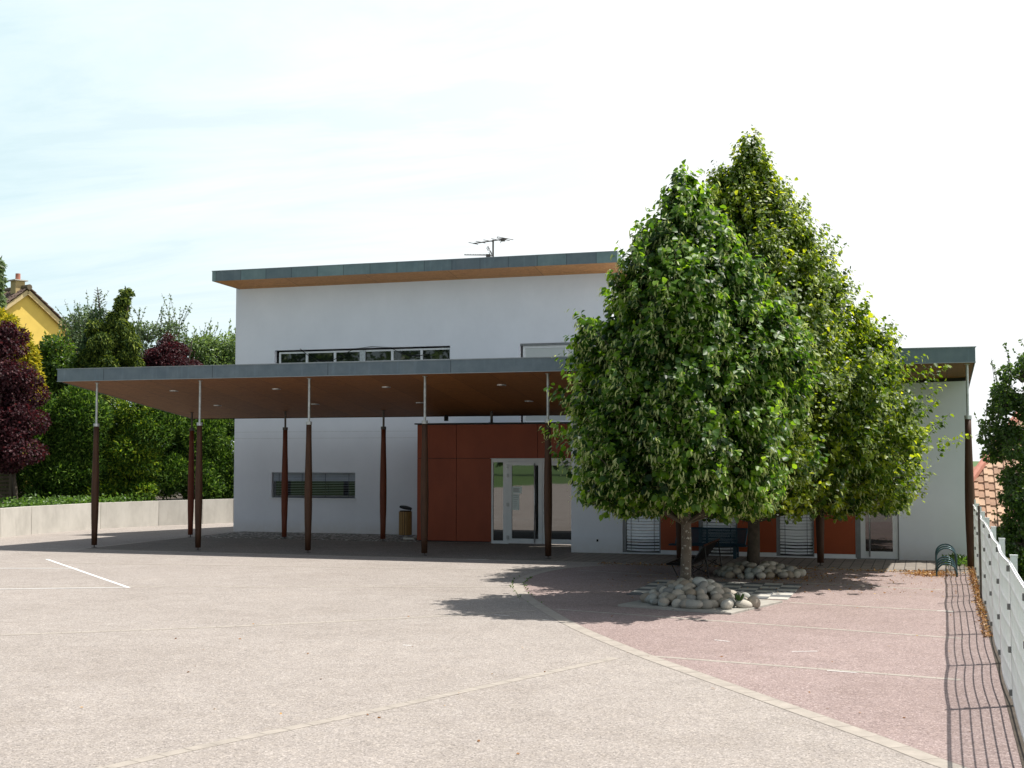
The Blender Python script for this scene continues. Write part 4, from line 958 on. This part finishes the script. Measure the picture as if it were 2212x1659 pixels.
# ------------------------------------------------------------------ left background
rw = [(-23.6, 25.5), (-23.95, 28.0), (-24.2, 29.6), (-24.38, 31.13), (-24.25, 34.2), (-23.59, 36.36), (-22.79, 37.71), (-22.28, 38.79), (-21.0, 41.0)]
wt_ = thing('retaining_wall', 'low pale concrete retaining wall of long panels curving behind the left end of the canopy', 'wall', (-24, 32, 0))
mb = MB(); HW = 0.80
for i in range(len(rw)-1):
    a, b_ = Vector((*rw[i], 0)), Vector((*rw[i+1], 0)); d = (b_-a).normalized(); nn = Vector((d.y, -d.x, 0))
    a2, b2 = a+d*.008, b_-d*.008
    q = [a2, b2, b2-nn*.2, a2-nn*.2]
    mb.hexa([(p.x, p.y, -.05) for p in q]+[(p.x, p.y, HW) for p in q])
    q = [a2+d*-.02-nn*.05, a2+d*.02-nn*.05, a2+d*.02-nn*.15, a2-d*.02-nn*.15]; mb.hexa([(p.x, p.y, -.05) for p in q]+[(p.x, p.y, HW-.02) for p in q], 1)
o = mb.build('wall_panels', [M['concrete'], M['joint']], wt_)
mb = MB()
bed = [(x-.19, y) for x, y in rw]
mb.poly([(x, y, 0.74) for x, y in bed]+[(-21, 70, .8), (-80, 70, .8), (-80, 25.5, .8)]); struct(mb.build('soil', M['soil']))

def px_blob(px, py, Y, rpx, rpz, ry):
    p = at(px, py, Y); s_ = Y*0.955/FPX*1.02
    s_ = (p-Vector((0, 0, HH))).dot(FW)/FPX
    return (p.x, p.y, p.z, rpx*s_, ry, rpz*s_)
def tree_thing(name, label, cat, blobs, n, size, mats_, base, trunk_r=.1, kind='broad', aspect=.75, droop=.2, fill=.35, seed=1, spiky=0.0, group=None, sprigs=0, sprig_len=.6, tint_pow=1.2, trunk=True, bark='bark_dark'):
    rng = np.random.default_rng(seed)
    tr = thing(name, label, cat, (base[0], base[1], base[2]), group)
    V, fs, tint = blob_foliage(blobs, n, size, droop, fill, kind, aspect, .4, rng, tint_pow, spiky)
    sets = [(V, fs, tint, 0)]
    zt = max(b[2] for b in blobs)
    lim = MB(); lim.tube([base, ((base[0]+blobs[0][0])/2, (base[1]+blobs[0][1])/2, (base[2]+zt)/2), (blobs[0][0], blobs[0][1], zt)], [trunk_r, trunk_r*.7, .02], 8)
    for b in blobs: lim.tube([(base[0]*.5+blobs[0][0]*.5, base[1]*.5+blobs[0][1]*.5, max(base[2]+.2, b[2]-b[5]*1.0)), (b[0], b[1], b[2]+b[5]*.4)], [trunk_r*.4, .012], 5)
    if sprigs:
        ps, ax, ln = [], [], []
        for _ in range(sprigs):
            b = blobs[rng.integers(len(blobs))]; d = rng.normal(size=3); d[2] = abs(d[2])+.6; d /= np.linalg.norm(d)
            p = np.array(b[:3])+d*np.array(b[3:])*.9; dd = d*.5+np.array([0, 0, .9])+rng.normal(size=3)*.25; dd /= np.linalg.norm(dd); l = sprig_len*rng.uniform(.5, 1.3)
            lim.tube([tuple(p-dd*.3), tuple(p+dd*l)], [.012, .004], 4, cap=False)
            k = int(l/.05)+3; u = rng.random(k); ps.append(p+dd*(u*l)[:, None]); ax.append(nrm(rng.normal(size=(k, 3))+dd*.7)); ln.append(size*rng.uniform(.5, 1.0, k))
        ps, ax, ln = np.concatenate(ps), np.concatenate(ax), np.concatenate(ln)
        Vs, fs2 = leaf_arrays(ps, ax, nrm(rng.normal(size=ps.shape)+np.array([0, 0, .6])), ln, ln*.6, 'broad'); sets.append((Vs, fs2, rng.random(len(ps)), 0))
    foliage_mesh('foliage', sets, mats_ if isinstance(mats_, list) else [mats_], tr)
    lim.build('trunk', M[bark], tr)
    return tr
def lumps(rng, px0, px1, pyt, pyb, Y0, Y1, n, rpx, rz=1.0, ry=.7):
    out = []
    for k in range(n):
        u = rng.random(); py = pyt+(pyb-pyt)*rng.random(); px = px0+(px1-px0)*u
        f = rng.uniform(.7, 1.25); out.append(px_blob(px, py, Y0+(Y1-Y0)*u+rng.uniform(-.3, .3), rpx*f, rpx*f*rz, ry*f))
    return out
g_ = np.random.default_rng(3)
def base_at(px, Y, z=.75): p = at(px, 1000, Y); return (p.x, p.y, z)
# hedges behind the wall
tree_thing('conifer_hedge', 'dense mid green conifer hedge beside the purple tree, above the concrete wall', 'hedge', lumps(g_, 95, 205, 860, 1075, 34.5, 35.3, 26, 30, 1.15), 62000, .135, M['thuja'], base_at(150, 35), .08, 'spray', .30, -.45, .3, 21, tint_pow=1.5)
tree_thing('conifer_hedge', 'dark green conifer hedge behind the purple tree trunk at the left edge', 'hedge', lumps(g_, -40, 90, 850, 1070, 36.0, 36.5, 22, 30, 1.15), 22000, .13, M['thuja'], base_at(30, 36.2), .08, 'spray', .30, -.4, .3, 20, tint_pow=1.5)
tree_thing('golden_tipped_conifer', 'bright green conifer with golden tips in the hedge row, behind the leftmost canopy post', 'conifer', lumps(g_, 228, 322, 880, 1070, 35.8, 36.8, 22, 28, 1.0)+lumps(g_, 215, 330, 1050, 1075, 35.8, 36.8, 8, 26, 1.0), 40000, .125, M['thuja_gold'], base_at(275, 36.5), .08, 'spray', .34, -.2, .3, 22, tint_pow=1.7)
tree_thing('dark_conifer', 'dark weeping branched conifer in the gap between the green hedge and the golden tipped one', 'conifer', lumps(g_, 195, 240, 850, 1060, 37.0, 37.3, 12, 26, 1.2), 18000, .13, M['weeping'], base_at(215, 37.2), .08, 'spray', .4, .4, .3, 23)
tree_thing('conifer_hedge', 'dark green thuja hedge filling the gap between the golden tipped conifer and the white building', 'hedge', lumps(g_, 325, 520, 890, 1070, 37.0, 41.0, 34, 30, 1.1), 70000, .135, M['thuja'], base_at(420, 39.5), .08, 'spray', .30, -.45, .3, 24, tint_pow=1.5)
# purple tree
b_ = lumps(g_, -50, 30, 720, 800, 32.2, 32.6, 9, 20)+lumps(g_, -50, 62, 800, 900, 32.2, 32.6, 16, 22)+lumps(g_, -50, 72, 890, 995, 32.0, 32.5, 20, 22)+[px_blob(12, 712, 32.3, 14, 16, .4), px_blob(-10, 880, 32.4, 60, 100, .8), px_blob(20, 1000, 32.3, 22, 20, .5)]
tree_thing('purple_leaf_tree', 'dark purple leaved tree at the left edge of the photo above the concrete wall', 'tree', b_, 36000, .085, M['purple'], base_at(38, 32.6), .07, 'broad', .75, .3, .3, 25, sprigs=60, sprig_len=.4)
tree_thing('golden_conifer', 'golden yellow conifer between the purple tree and the yellow house', 'conifer', [px_blob(25, 810, 36, 34, 70, 1.0), px_blob(48, 790, 36, 18, 35, .6), px_blob(-8, 720, 36, 20, 50, .6), px_blob(34, 765, 36, 14, 26, .5), px_blob(72, 840, 34.2, 13, 55, .4), px_blob(64, 775, 34.2, 11, 30, .35), px_blob(50, 735, 34.3, 9, 22, .3), px_blob(22, 700, 34.3, 9, 16, .3)], 13000, .15, M['gold'], base_at(30, 36), .08, 'spray', .4, .1, .3, 26)
tree_thing('garden_shrub', 'leafy green shrub growing in front of the yellow house wall', 'shrub', lumps(g_, 78, 150, 735, 850, 38.5, 39.0, 12, 24), 9000, .12, M['shrub'], base_at(110, 38.5), .06, 'broad', .6, .1, .35, 27, sprigs=24, sprig_len=.4)
tree_thing('fruit_tree', 'airy grey green tree with upright twigs right of the yellow house', 'tree', lumps(g_, 128, 215, 690, 820, 43, 44, 13, 22), 8000, .11, M['bluish'], base_at(170, 43.5), .09, 'broad', .5, 0, .5, 28, sprigs=46, sprig_len=1.0)
tree_thing('fruit_tree', 'airy grey green tree behind the purple plum tree, its twigs standing above the dark conifers', 'tree', lumps(g_, 285, 400, 700, 800, 44.5, 45, 10, 20), 5000, .11, M['bluish'], base_at(335, 44.5), .09, 'broad', .5, 0, .5, 29, sprigs=34, sprig_len=1.0)
# spruce with bare leader
spb = [px_blob(217, 690, 40.5, 16, 22, .4), px_blob(216, 730, 40.5, 26, 30, .7), px_blob(212, 775, 40.5, 38, 32, 1.0), px_blob(210, 830, 40.5, 46, 40, 1.2)]
sp_t = tree_thing('spruce_tree', 'spruce with a bare spiky leader shoot, left of the leaning weeping conifer', 'spruce', spb, 9000, .16, M['spruce'], base_at(215, 40.5), .1, 'spray', .3, .1, .4, 30)
mb = MB(); a = at(217, 680, 40.5); t_ = at(210, 620, 40.5); mb.tube([a, t_], [.03, .012], 6)
for k in range(7):
    c = a.lerp(t_, .25+.1*k); l = .32*(1-.09*k)
    for s_ in (-1, 1): mb.tube([c, c+Vector((s_*l, 0, l*.45))], [.014, .008], 5)
mb.build('leader', M['bark_dark'], sp_t)
# weeping conifers: layered drooping tufts
def weeping(name, label, spine, Y, n, seed, seedw):
    rng = np.random.default_rng(seed); bl = []
    for (px, py, w) in spine:
        for k in range(max(2, int(w/5))):
            bl.append(px_blob(px+rng.uniform(-w, w)*.8, py+rng.uniform(-6, 10), Y+rng.uniform(-.5, .3), *(min(13, 3.5+w*.32)*q_ for q_ in (rng.uniform(.7, 1.1), rng.uniform(.9, 1.4))), rng.uniform(.15, .4)))
    return tree_thing(name, label, 'conifer', bl, n, .13, M['weeping'], base_at(spine[-1][0], Y), .12, 'spray', .38, .9, .25, seed, tint_pow=1.0)
weeping('weeping_conifer', 'tall dark weeping conifer with a bent over tip above the canopy roof', [(276, 633, 1), (271, 636, 1), (267, 643, 3), (264, 652, 7), (261, 662, 10), (259, 670, 12), (258, 680, 15), (258, 690, 18), (258, 708, 25), (260, 725, 32), (262, 745, 39), (262, 765, 45), (262, 785, 49), (262, 805, 50), (260, 830, 50)], 39.6, 44000, 31, 0)
weeping('weeping_conifer', 'broad weeping conifer with yellow green tufts just above the canopy left corner', [(214, 700, 12), (213, 718, 18), (212, 740, 26), (212, 760, 33), (212, 780, 40), (203, 800, 50), (203, 820, 56)], 39.0, 36000, 32, 0)
tree_thing('purple_plum_tree', 'dark purple plum tree above the canopy between conifers and the pale green tree', 'tree', lumps(g_, 308, 415, 780, 820, 42.3, 42.8, 20, 17)+lumps(g_, 335, 385, 752, 775, 42.3, 42.8, 7, 12)+[px_blob(362, 735, 42.6, 6, 14, .3), px_blob(350, 748, 42.6, 8, 12, .3), px_blob(380, 752, 42.6, 7, 12, .3)], 24000, .08, M['purple'], base_at(360, 42.5), .09, 'broad', .7, .1, .35, 33, sprigs=30, sprig_len=.6)
tree_thing('pale_green_tree', 'pale green bushy tree beside the upper left corner of the white hall', 'tree', lumps(g_, 408, 520, 745, 840, 45, 46, 15, 24), 12000, .12, M['pale'], base_at(455, 45.5), .1, 'broad', .55, 0, .4, 34, sprigs=70, sprig_len=.7)
tree_thing('tall_conifer', 'tall grey green conifer cut by the left edge of the photo above the yellow house', 'conifer', [px_blob(-5, 575, 47, 8, 18, .3), px_blob(-7, 605, 47, 11, 22, .4), px_blob(-18, 650, 47, 18, 36, .6), px_blob(-24, 720, 47, 22, 60, .8)], 5000, .2, M['bluish'], base_at(-10, 47), .1, 'spray', .4, .3, .4, 35)
# ground cover along the wall top
rng = np.random.default_rng(8); n = 3600
i = rng.integers(3, 5, n); u = rng.random(n); q = np.array(rw); P = q[i]*(1-u[:, None])+q[i+1]*u[:, None]
P = np.column_stack([P[:, 0]-rng.uniform(.2, 1.8, n), P[:, 1]+rng.uniform(-.3, .3, n), .74+np.abs(rng.normal(.06, .09, n))])
V, fs = leaf_arrays(P, nrm(rng.normal(size=(n, 3))+np.array([0, 0, .5])), nrm(rng.normal(size=(n, 3))*.5+np.array([0, 0, 1])), np.full(n, .10)*rng.uniform(.6, 1.3, n), np.full(n, .07), 'broad')
struct(foliage_mesh('ground_cover', [(V, fs, rng.random(n), 0)], [M['cover']]), 'stuff')
# wooden fence panel at the far left
wf = thing('wooden_fence', 'weathered wooden slat fence panel under the purple tree at the left edge', 'fence', base_at(8, 34))
p0, p1 = at(-40, 1000, 33.8), at(26, 1000, 34.4)
mb = MB(); d = (p1-p0); d.z = 0
for k in range(11): mb.bar(Vector((p0.x, p0.y, .95+k*.125)), Vector((p1.x, p1.y, .95+k*.125)), .018, .10)
mb.build('slats', M['fence_wood'], wf)
for p in (p0, p1):
    mb = MB(); mb.box(p.x-.05, p.x+.05, p.y-.06, p.y+.04, .7, 2.4); mb.build('fence_post', M['fence_wood'], wf)

# --- tile roof helper
def roof_tiles(mb_v, o, u, v, w_, h_, nu, nv, clip=None, rng=RNG):
    """interlocking tiles from o along u (width) and v (down slope); returns vertex/face/tint lists"""
    u, v = u.normalized(), v.normalized(); n = u.cross(v).normalized()
    if n.z < 0: n = -n
    for j in range(nv):
        for i in range(nu):
            c = o+u*(i+.5)*w_+v*(j+.5)*h_
            if clip and not clip(i+.5, j+.5): continue
            tint = rng.random(); lift = .02
            L = h_*.56
            for (a, b_, hh) in ((-.5, -.12, .055), (-.12, .5, .012)):
                p = [c+u*a*w_-v*L+n*(hh), c+u*b_*w_-v*L+n*(hh), c+u*b_*w_+v*L+n*(hh+lift*2), c+u*a*w_+v*L+n*(hh+lift*2)]
                q = [r_-n*.045 for r_ in p]
                i0 = len(mb_v.v); mb_v.hexa([*q, *p]); mb_v.t += [tint]*8
def tiles_build(mb, name, m_, parent):
    o = mb.build(name, m_, parent); a = o.data.attributes.new('tint', 'FLOAT', 'POINT'); a.data.foreach_set('value', mb.t); return o
# yellow house far left
apex = at(63, 622, 52); ph = math.atan2(1, 1)
fw2 = Vector((FW.x, FW.y, 0)).normalized(); g = (RT*math.cos(R(50))+fw2*math.sin(R(50))).normalized(); rd_ = Vector((g.y, -g.x, 0)).normalized()
if rd_.dot(fw2) < 0: rd_ = -rd_
HWd, PT = 4.6, math.tan(R(38)); LR = 9.0
yh = thing('yellow_house', 'yellow rendered gable house with brown tiled roof and chimney in the far left background', 'house', (apex.x, apex.y, 0))
gz0 = apex.z-HWd*PT
A0, B0 = apex-g*HWd, apex+g*HWd
mb = MB()
def V3(p, z): return (p.x, p.y, z)
ap = apex+Vector((0, 0, -.12))
for off_ in (0.25, LR-.25):
    s_ = rd_*off_; L_, R_ = A0+s_, B0+s_
    mb.poly([V3(L_+g*.4, 0), V3(R_-g*.4, 0), V3(R_-g*.4, gz0+.4*PT-.12), V3(ap+s_, ap.z), V3(L_+g*.4, gz0+.4*PT-.12)])
for P_, s_ in ((A0, .4), (B0, -.4)):
    a, b2 = P_+g*s_+rd_*.25, P_+g*s_+rd_*(LR-.25); mb.poly([V3(a, 0), V3(b2, 0), V3(b2, gz0+.2), V3(a, gz0+.2)])
mb.build('wall', M['yellow'], yh)
mb = MB(); mb.t = []
for sgn in (-1, 1):
    dn = (g*sgn+Vector((0, 0, -PT))).normalized(); roof_tiles(mb, apex, rd_, dn, .33, .40, int(LR/.33), 15)
tr_o = tiles_build(mb, 'roof', M['tile_brown'], yh)
mb = MB(); mb.tube([apex-rd_*.05+Vector((0, 0, .04)), apex+rd_*LR+Vector((0, 0, .04))], .14, 8); mb.build('ridge_cap', M['fence_wood'], tr_o)
mb = MB()
for sgn in (-1, 1): mb.bar(apex+rd_*.1+Vector((0, 0, -.18)), apex+rd_*.1+g*sgn*HWd+Vector((0, 0, -HWd*PT-.18)), .06, .2)
mb.build('verge_board', M['verge'], yh)
cb = at(31, 650, 52); cc = apex+rd_*.78-g*.16; cz = apex.z
ch = MB(); ch.obox((cc.x, cc.y, cz-.35), g*.24, rd_*.24, Vector((0, 0, .72))); cho = ch.build('chimney', M['chimney'], yh)
mb = MB(); mb.obox((cc.x, cc.y, cz+.40), g*.35, rd_*.35, Vector((0, 0, .025))); mb.build('chimney_cap', M['concrete'], cho)
mb = MB(); mb.tube([(cc.x, cc.y, cz+.43), (cc.x, cc.y, cz+.75)], [.12, .115], 14); mb.build('chimney_pot', M['terracotta'], cho)

# ------------------------------------------------------------------ right background
hs = thing('tiled_house', 'house with weathered orange tiled hip roof beyond the fence, half hidden by the right tree', 'house', (6, 44, -2.6))
el = Vector((0.2, 36.0, 0.15)); sl_ = math.tan(R(36)); run = 4.6
er = el+Vector((11, 0, 0))
mb = MB(); mb.t = []
dn = Vector((0, -1, -sl_)).normalized(); topz = el.z+run*sl_
hgt = run/math.cos(R(36)); nv = int(hgt/.34)
def clipf(i, j):
    yy = (nv-j)*.34*math.cos(R(36)); xx = i*.27
    return yy*0.55 < xx < 11-yy*.55
roof_tiles(mb, Vector((el.x, el.y+run, topz)), Vector((1, 0, 0)), dn, .27, .34, int(11/.27), nv, clipf)
ro = tiles_build(mb, 'roof', M['tile_orange'], hs)
mb = MB(); hx = run*.55
mb.poly([(el.x, el.y, el.z-.03), (er.x, er.y, er.z-.03), (er.x-hx, el.y+run, topz-.03), (el.x+hx, el.y+run, topz-.03)])
mb.poly([(el.x, el.y+2*run, el.z), (el.x, el.y, el.z-.03), (el.x+hx, el.y+run, topz-.03)]); mb.poly([(er.x, er.y, er.z-.03), (er.x, er.y+2*run, el.z), (er.x-hx, el.y+run, topz-.03)]); mb.poly([(er.x, er.y+2*run, el.z), (el.x, el.y+2*run, el.z), (el.x+hx, el.y+run, topz-.03), (er.x-hx, el.y+run, topz-.03)])
mb.build('roof_deck', M['fence_wood'], hs)
mb = MB(); mb.tube([(el.x-.05, el.y-.05, el.z+.05), (el.x+hx, el.y+run, topz+.09)], .11, 8); mb.tube([(el.x+hx, el.y+run, topz+.09), (er.x-hx, el.y+run, topz+.09)], .11, 8); mb.build('ridge_cap', M['terracotta'], ro)
mb = MB(); mb.box(el.x+.4, er.x-.4, el.y+.4, el.y+2*run-.4, -2.7, el.z+.1); mb.build('wall', M['chimney'], hs)
rng2 = np.random.default_rng(4)
rb = []
for (px, py, r_) in [(2200, 800, 36), (2165, 830, 34), (2200, 860, 40), (2150, 885, 30), (2190, 930, 45), (2145, 930, 26), (2205, 1000, 46), (2165, 985, 40), (2180, 1060, 42), (2205, 1110, 46), (2190, 1170, 44), (2215, 1230, 44), (2240, 900, 50), (2250, 1050, 60), (2240, 1200, 50), (2195, 1250, 40), (2180, 1130, 32), (2225, 770, 30)]:
    [rb.append(px_blob(px+rng2.uniform(-.7, .7)*r_, py+rng2.uniform(-.7, .7)*r_, 30+rng2.uniform(-.6, .6), r_*.5, r_*.45, .35)) for _q in range(3)]
tree_thing('broadleaf_tree', 'dark leafy tree beyond the white fence, in front of the orange tiled roof', 'tree', rb, 17000, .085, M['rtree'], (at(2200, 1000, 30).x, 30, -2.6), .12, 'broad', .6, .35, .25, 41, sprigs=110, sprig_len=.5)
rb = [px_blob(2170+40*rng2.random(), 1190+130*rng2.random(), 24+rng2.uniform(-1, 1), 40, 34, .6) for k in range(8)]

# ------------------------------------------------------------------ antenna
an = thing('tv_antenna', 'thin rooftop television antenna mast with two aerials on the hall roof', 'antenna', (-12.1, 36, 7.2))
def ap_(x, y): return at((1800+x/7.373)/1.8517, (920+y/7.373)/1.8517, 36)
mb = MB(); mb.tube([ap_(1270, 1000), ap_(1272, 290)], .028, 8); mb.build('mast', M['steel_dark'], an)
mb = MB(); a, b2 = ap_(690, 400), ap_(1690, 255); mb.tube([a, b2], .017, 6)
for (x1, y1, x2, y2) in [(550, 365, 830, 425), (755, 328, 1045, 385), (985, 290, 1250, 340), (1220, 252, 1480, 310), (1380, 235, 1760, 315), (1400, 200, 1870, 290)]: mb.tube([ap_(x1, y1), ap_(x2, y2)], .010, 5)
mb.tube([ap_(1395, 205), ap_(1395, 238)], .009, 5); mb.obox(ap_(1560, 290), (.06, 0, 0), (0, .04, 0), (0, 0, .045)); mb.tube([ap_(1470, 300), ap_(1490, 385), ap_(1530, 300)], .008, 5); mb.build('upper_aerial', M['steel_dark'], an)
mb = MB(); mb.tube([ap_(425, 733), ap_(1290, 745)], .014, 6)
for x in (440, 525, 600, 685, 755, 815, 860, 900, 940, 985, 1025, 1060, 1095): mb.tube([ap_(x-10, 738), ap_(x+10, 708)], .009, 5)
mb.obox(ap_(1130, 765), (.06, 0, 0), (0, .04, 0), (0, 0, .05))
for (x1, y1, x2, y2) in [(1100, 490, 1240, 740), (1120, 475, 1172, 570), (1078, 525, 1130, 620), (1190, 600, 1235, 700), (1145, 650, 1190, 735), (1235, 760, 1165, 855)]: mb.tube([ap_(x1, y1), ap_(x2, y2)], .010, 5)
mb.build('lower_aerial', M['steel_dark'], an)

# ------------------------------------------------------------------ litter and weeds
rng = np.random.default_rng(15)
def scatter(nm, pts, s0, m_, zj=.02, aspect=.6):
    n = len(pts); P = np.column_stack([pts, .006+np.abs(rng.normal(0, zj, n))])
    L = s0*rng.uniform(.5, 1.4, n)
    V, fs = leaf_arrays(P, nrm(np.column_stack([rng.normal(size=(n, 2)), rng.normal(size=n)*.3])), nrm(rng.normal(size=(n, 3))*.35+np.array([0, 0, 1])), L, L*aspect, 'kite')
    return struct(foliage_mesh(nm, [(V, fs, rng.random(n), 0)], [m_]), 'stuff')
pp = []
yv = rng.uniform(14, 28.6, 3000); yv = 28.6-(28.6-17)*rng.random(3000)**1.8
pp.append(np.column_stack([fx(yv)-.01-np.abs(rng.normal(0, .045, 3000)), yv]))
pp.append(np.column_stack([rng.normal(0.05, .22, 1500), rng.normal(25.8, .28, 1500)]))
pp.append(np.column_stack([rng.uniform(-6.5, 0.7, 1300), 26.25+rng.normal(0, .12, 1300)]))
pp.append(np.column_stack([rng.uniform(-5.5, 0.6, 700), rng.uniform(21.5, 26.2, 700)]))
pp.append(np.column_stack([rng.normal(-2.4, .5, 500), rng.normal(24.3, .7, 500)]))
scatter('leaf_litter', np.concatenate(pp), .042, M['litter'], .012)
pp = [np.column_stack([rng.uniform(-9, .6, 90), rng.uniform(9, 24, 90)])]
scatter('fallen_bits', np.concatenate(pp), .035, M['litter'], .004)
def weeds(pts, s0, h):
    n = len(pts); P = np.column_stack([pts, np.abs(rng.normal(0, h*.4, n))])
    L = s0*rng.uniform(.6, 1.3, n); V, fs = leaf_arrays(P, nrm(rng.normal(size=(n, 3))+np.array([0, 0, 1.2])), nrm(rng.normal(size=(n, 3))), L, L*.5, 'broad'); return V, fs, rng.random(n), 0
cp_ = np.array([(p.x, p.y) for p in cs if 19.0 < p.y < 23.0]); k = rng.integers(0, len(cp_), 90)
off_ = np.where(rng.random(90) < .5, -.12, .12)
s1 = weeds(cp_[k]+np.column_stack([off_, rng.normal(0, .03, 90)*0])+rng.normal(0, .018, (90, 2)), .035, .02)
s2 = weeds(np.column_stack([rng.normal(.62, .10, 340), rng.normal(28.5, .35, 340)]), .09, .14)
struct(foliage_mesh('weeds', [s1, s2], [M['cover']]), 'stuff')

# ------------------------------------------------------------------ what stands behind the photographer, seen in the glass
rng = np.random.default_rng(77); bl = []
for k in range(60):
    x = rng.uniform(-95, 10); h = rng.uniform(13, 24); bl.append((x, -82+rng.uniform(-5, 5), h*.55, rng.uniform(4, 6), 3, h*.45))
V, fs, tint = blob_foliage(bl, 16000, .9, .2, .3, 'broad', .8, .4, rng)
struct(foliage_mesh('far_wood', [(V, fs, tint, 0)], [M['wood_far']]), 'stuff')
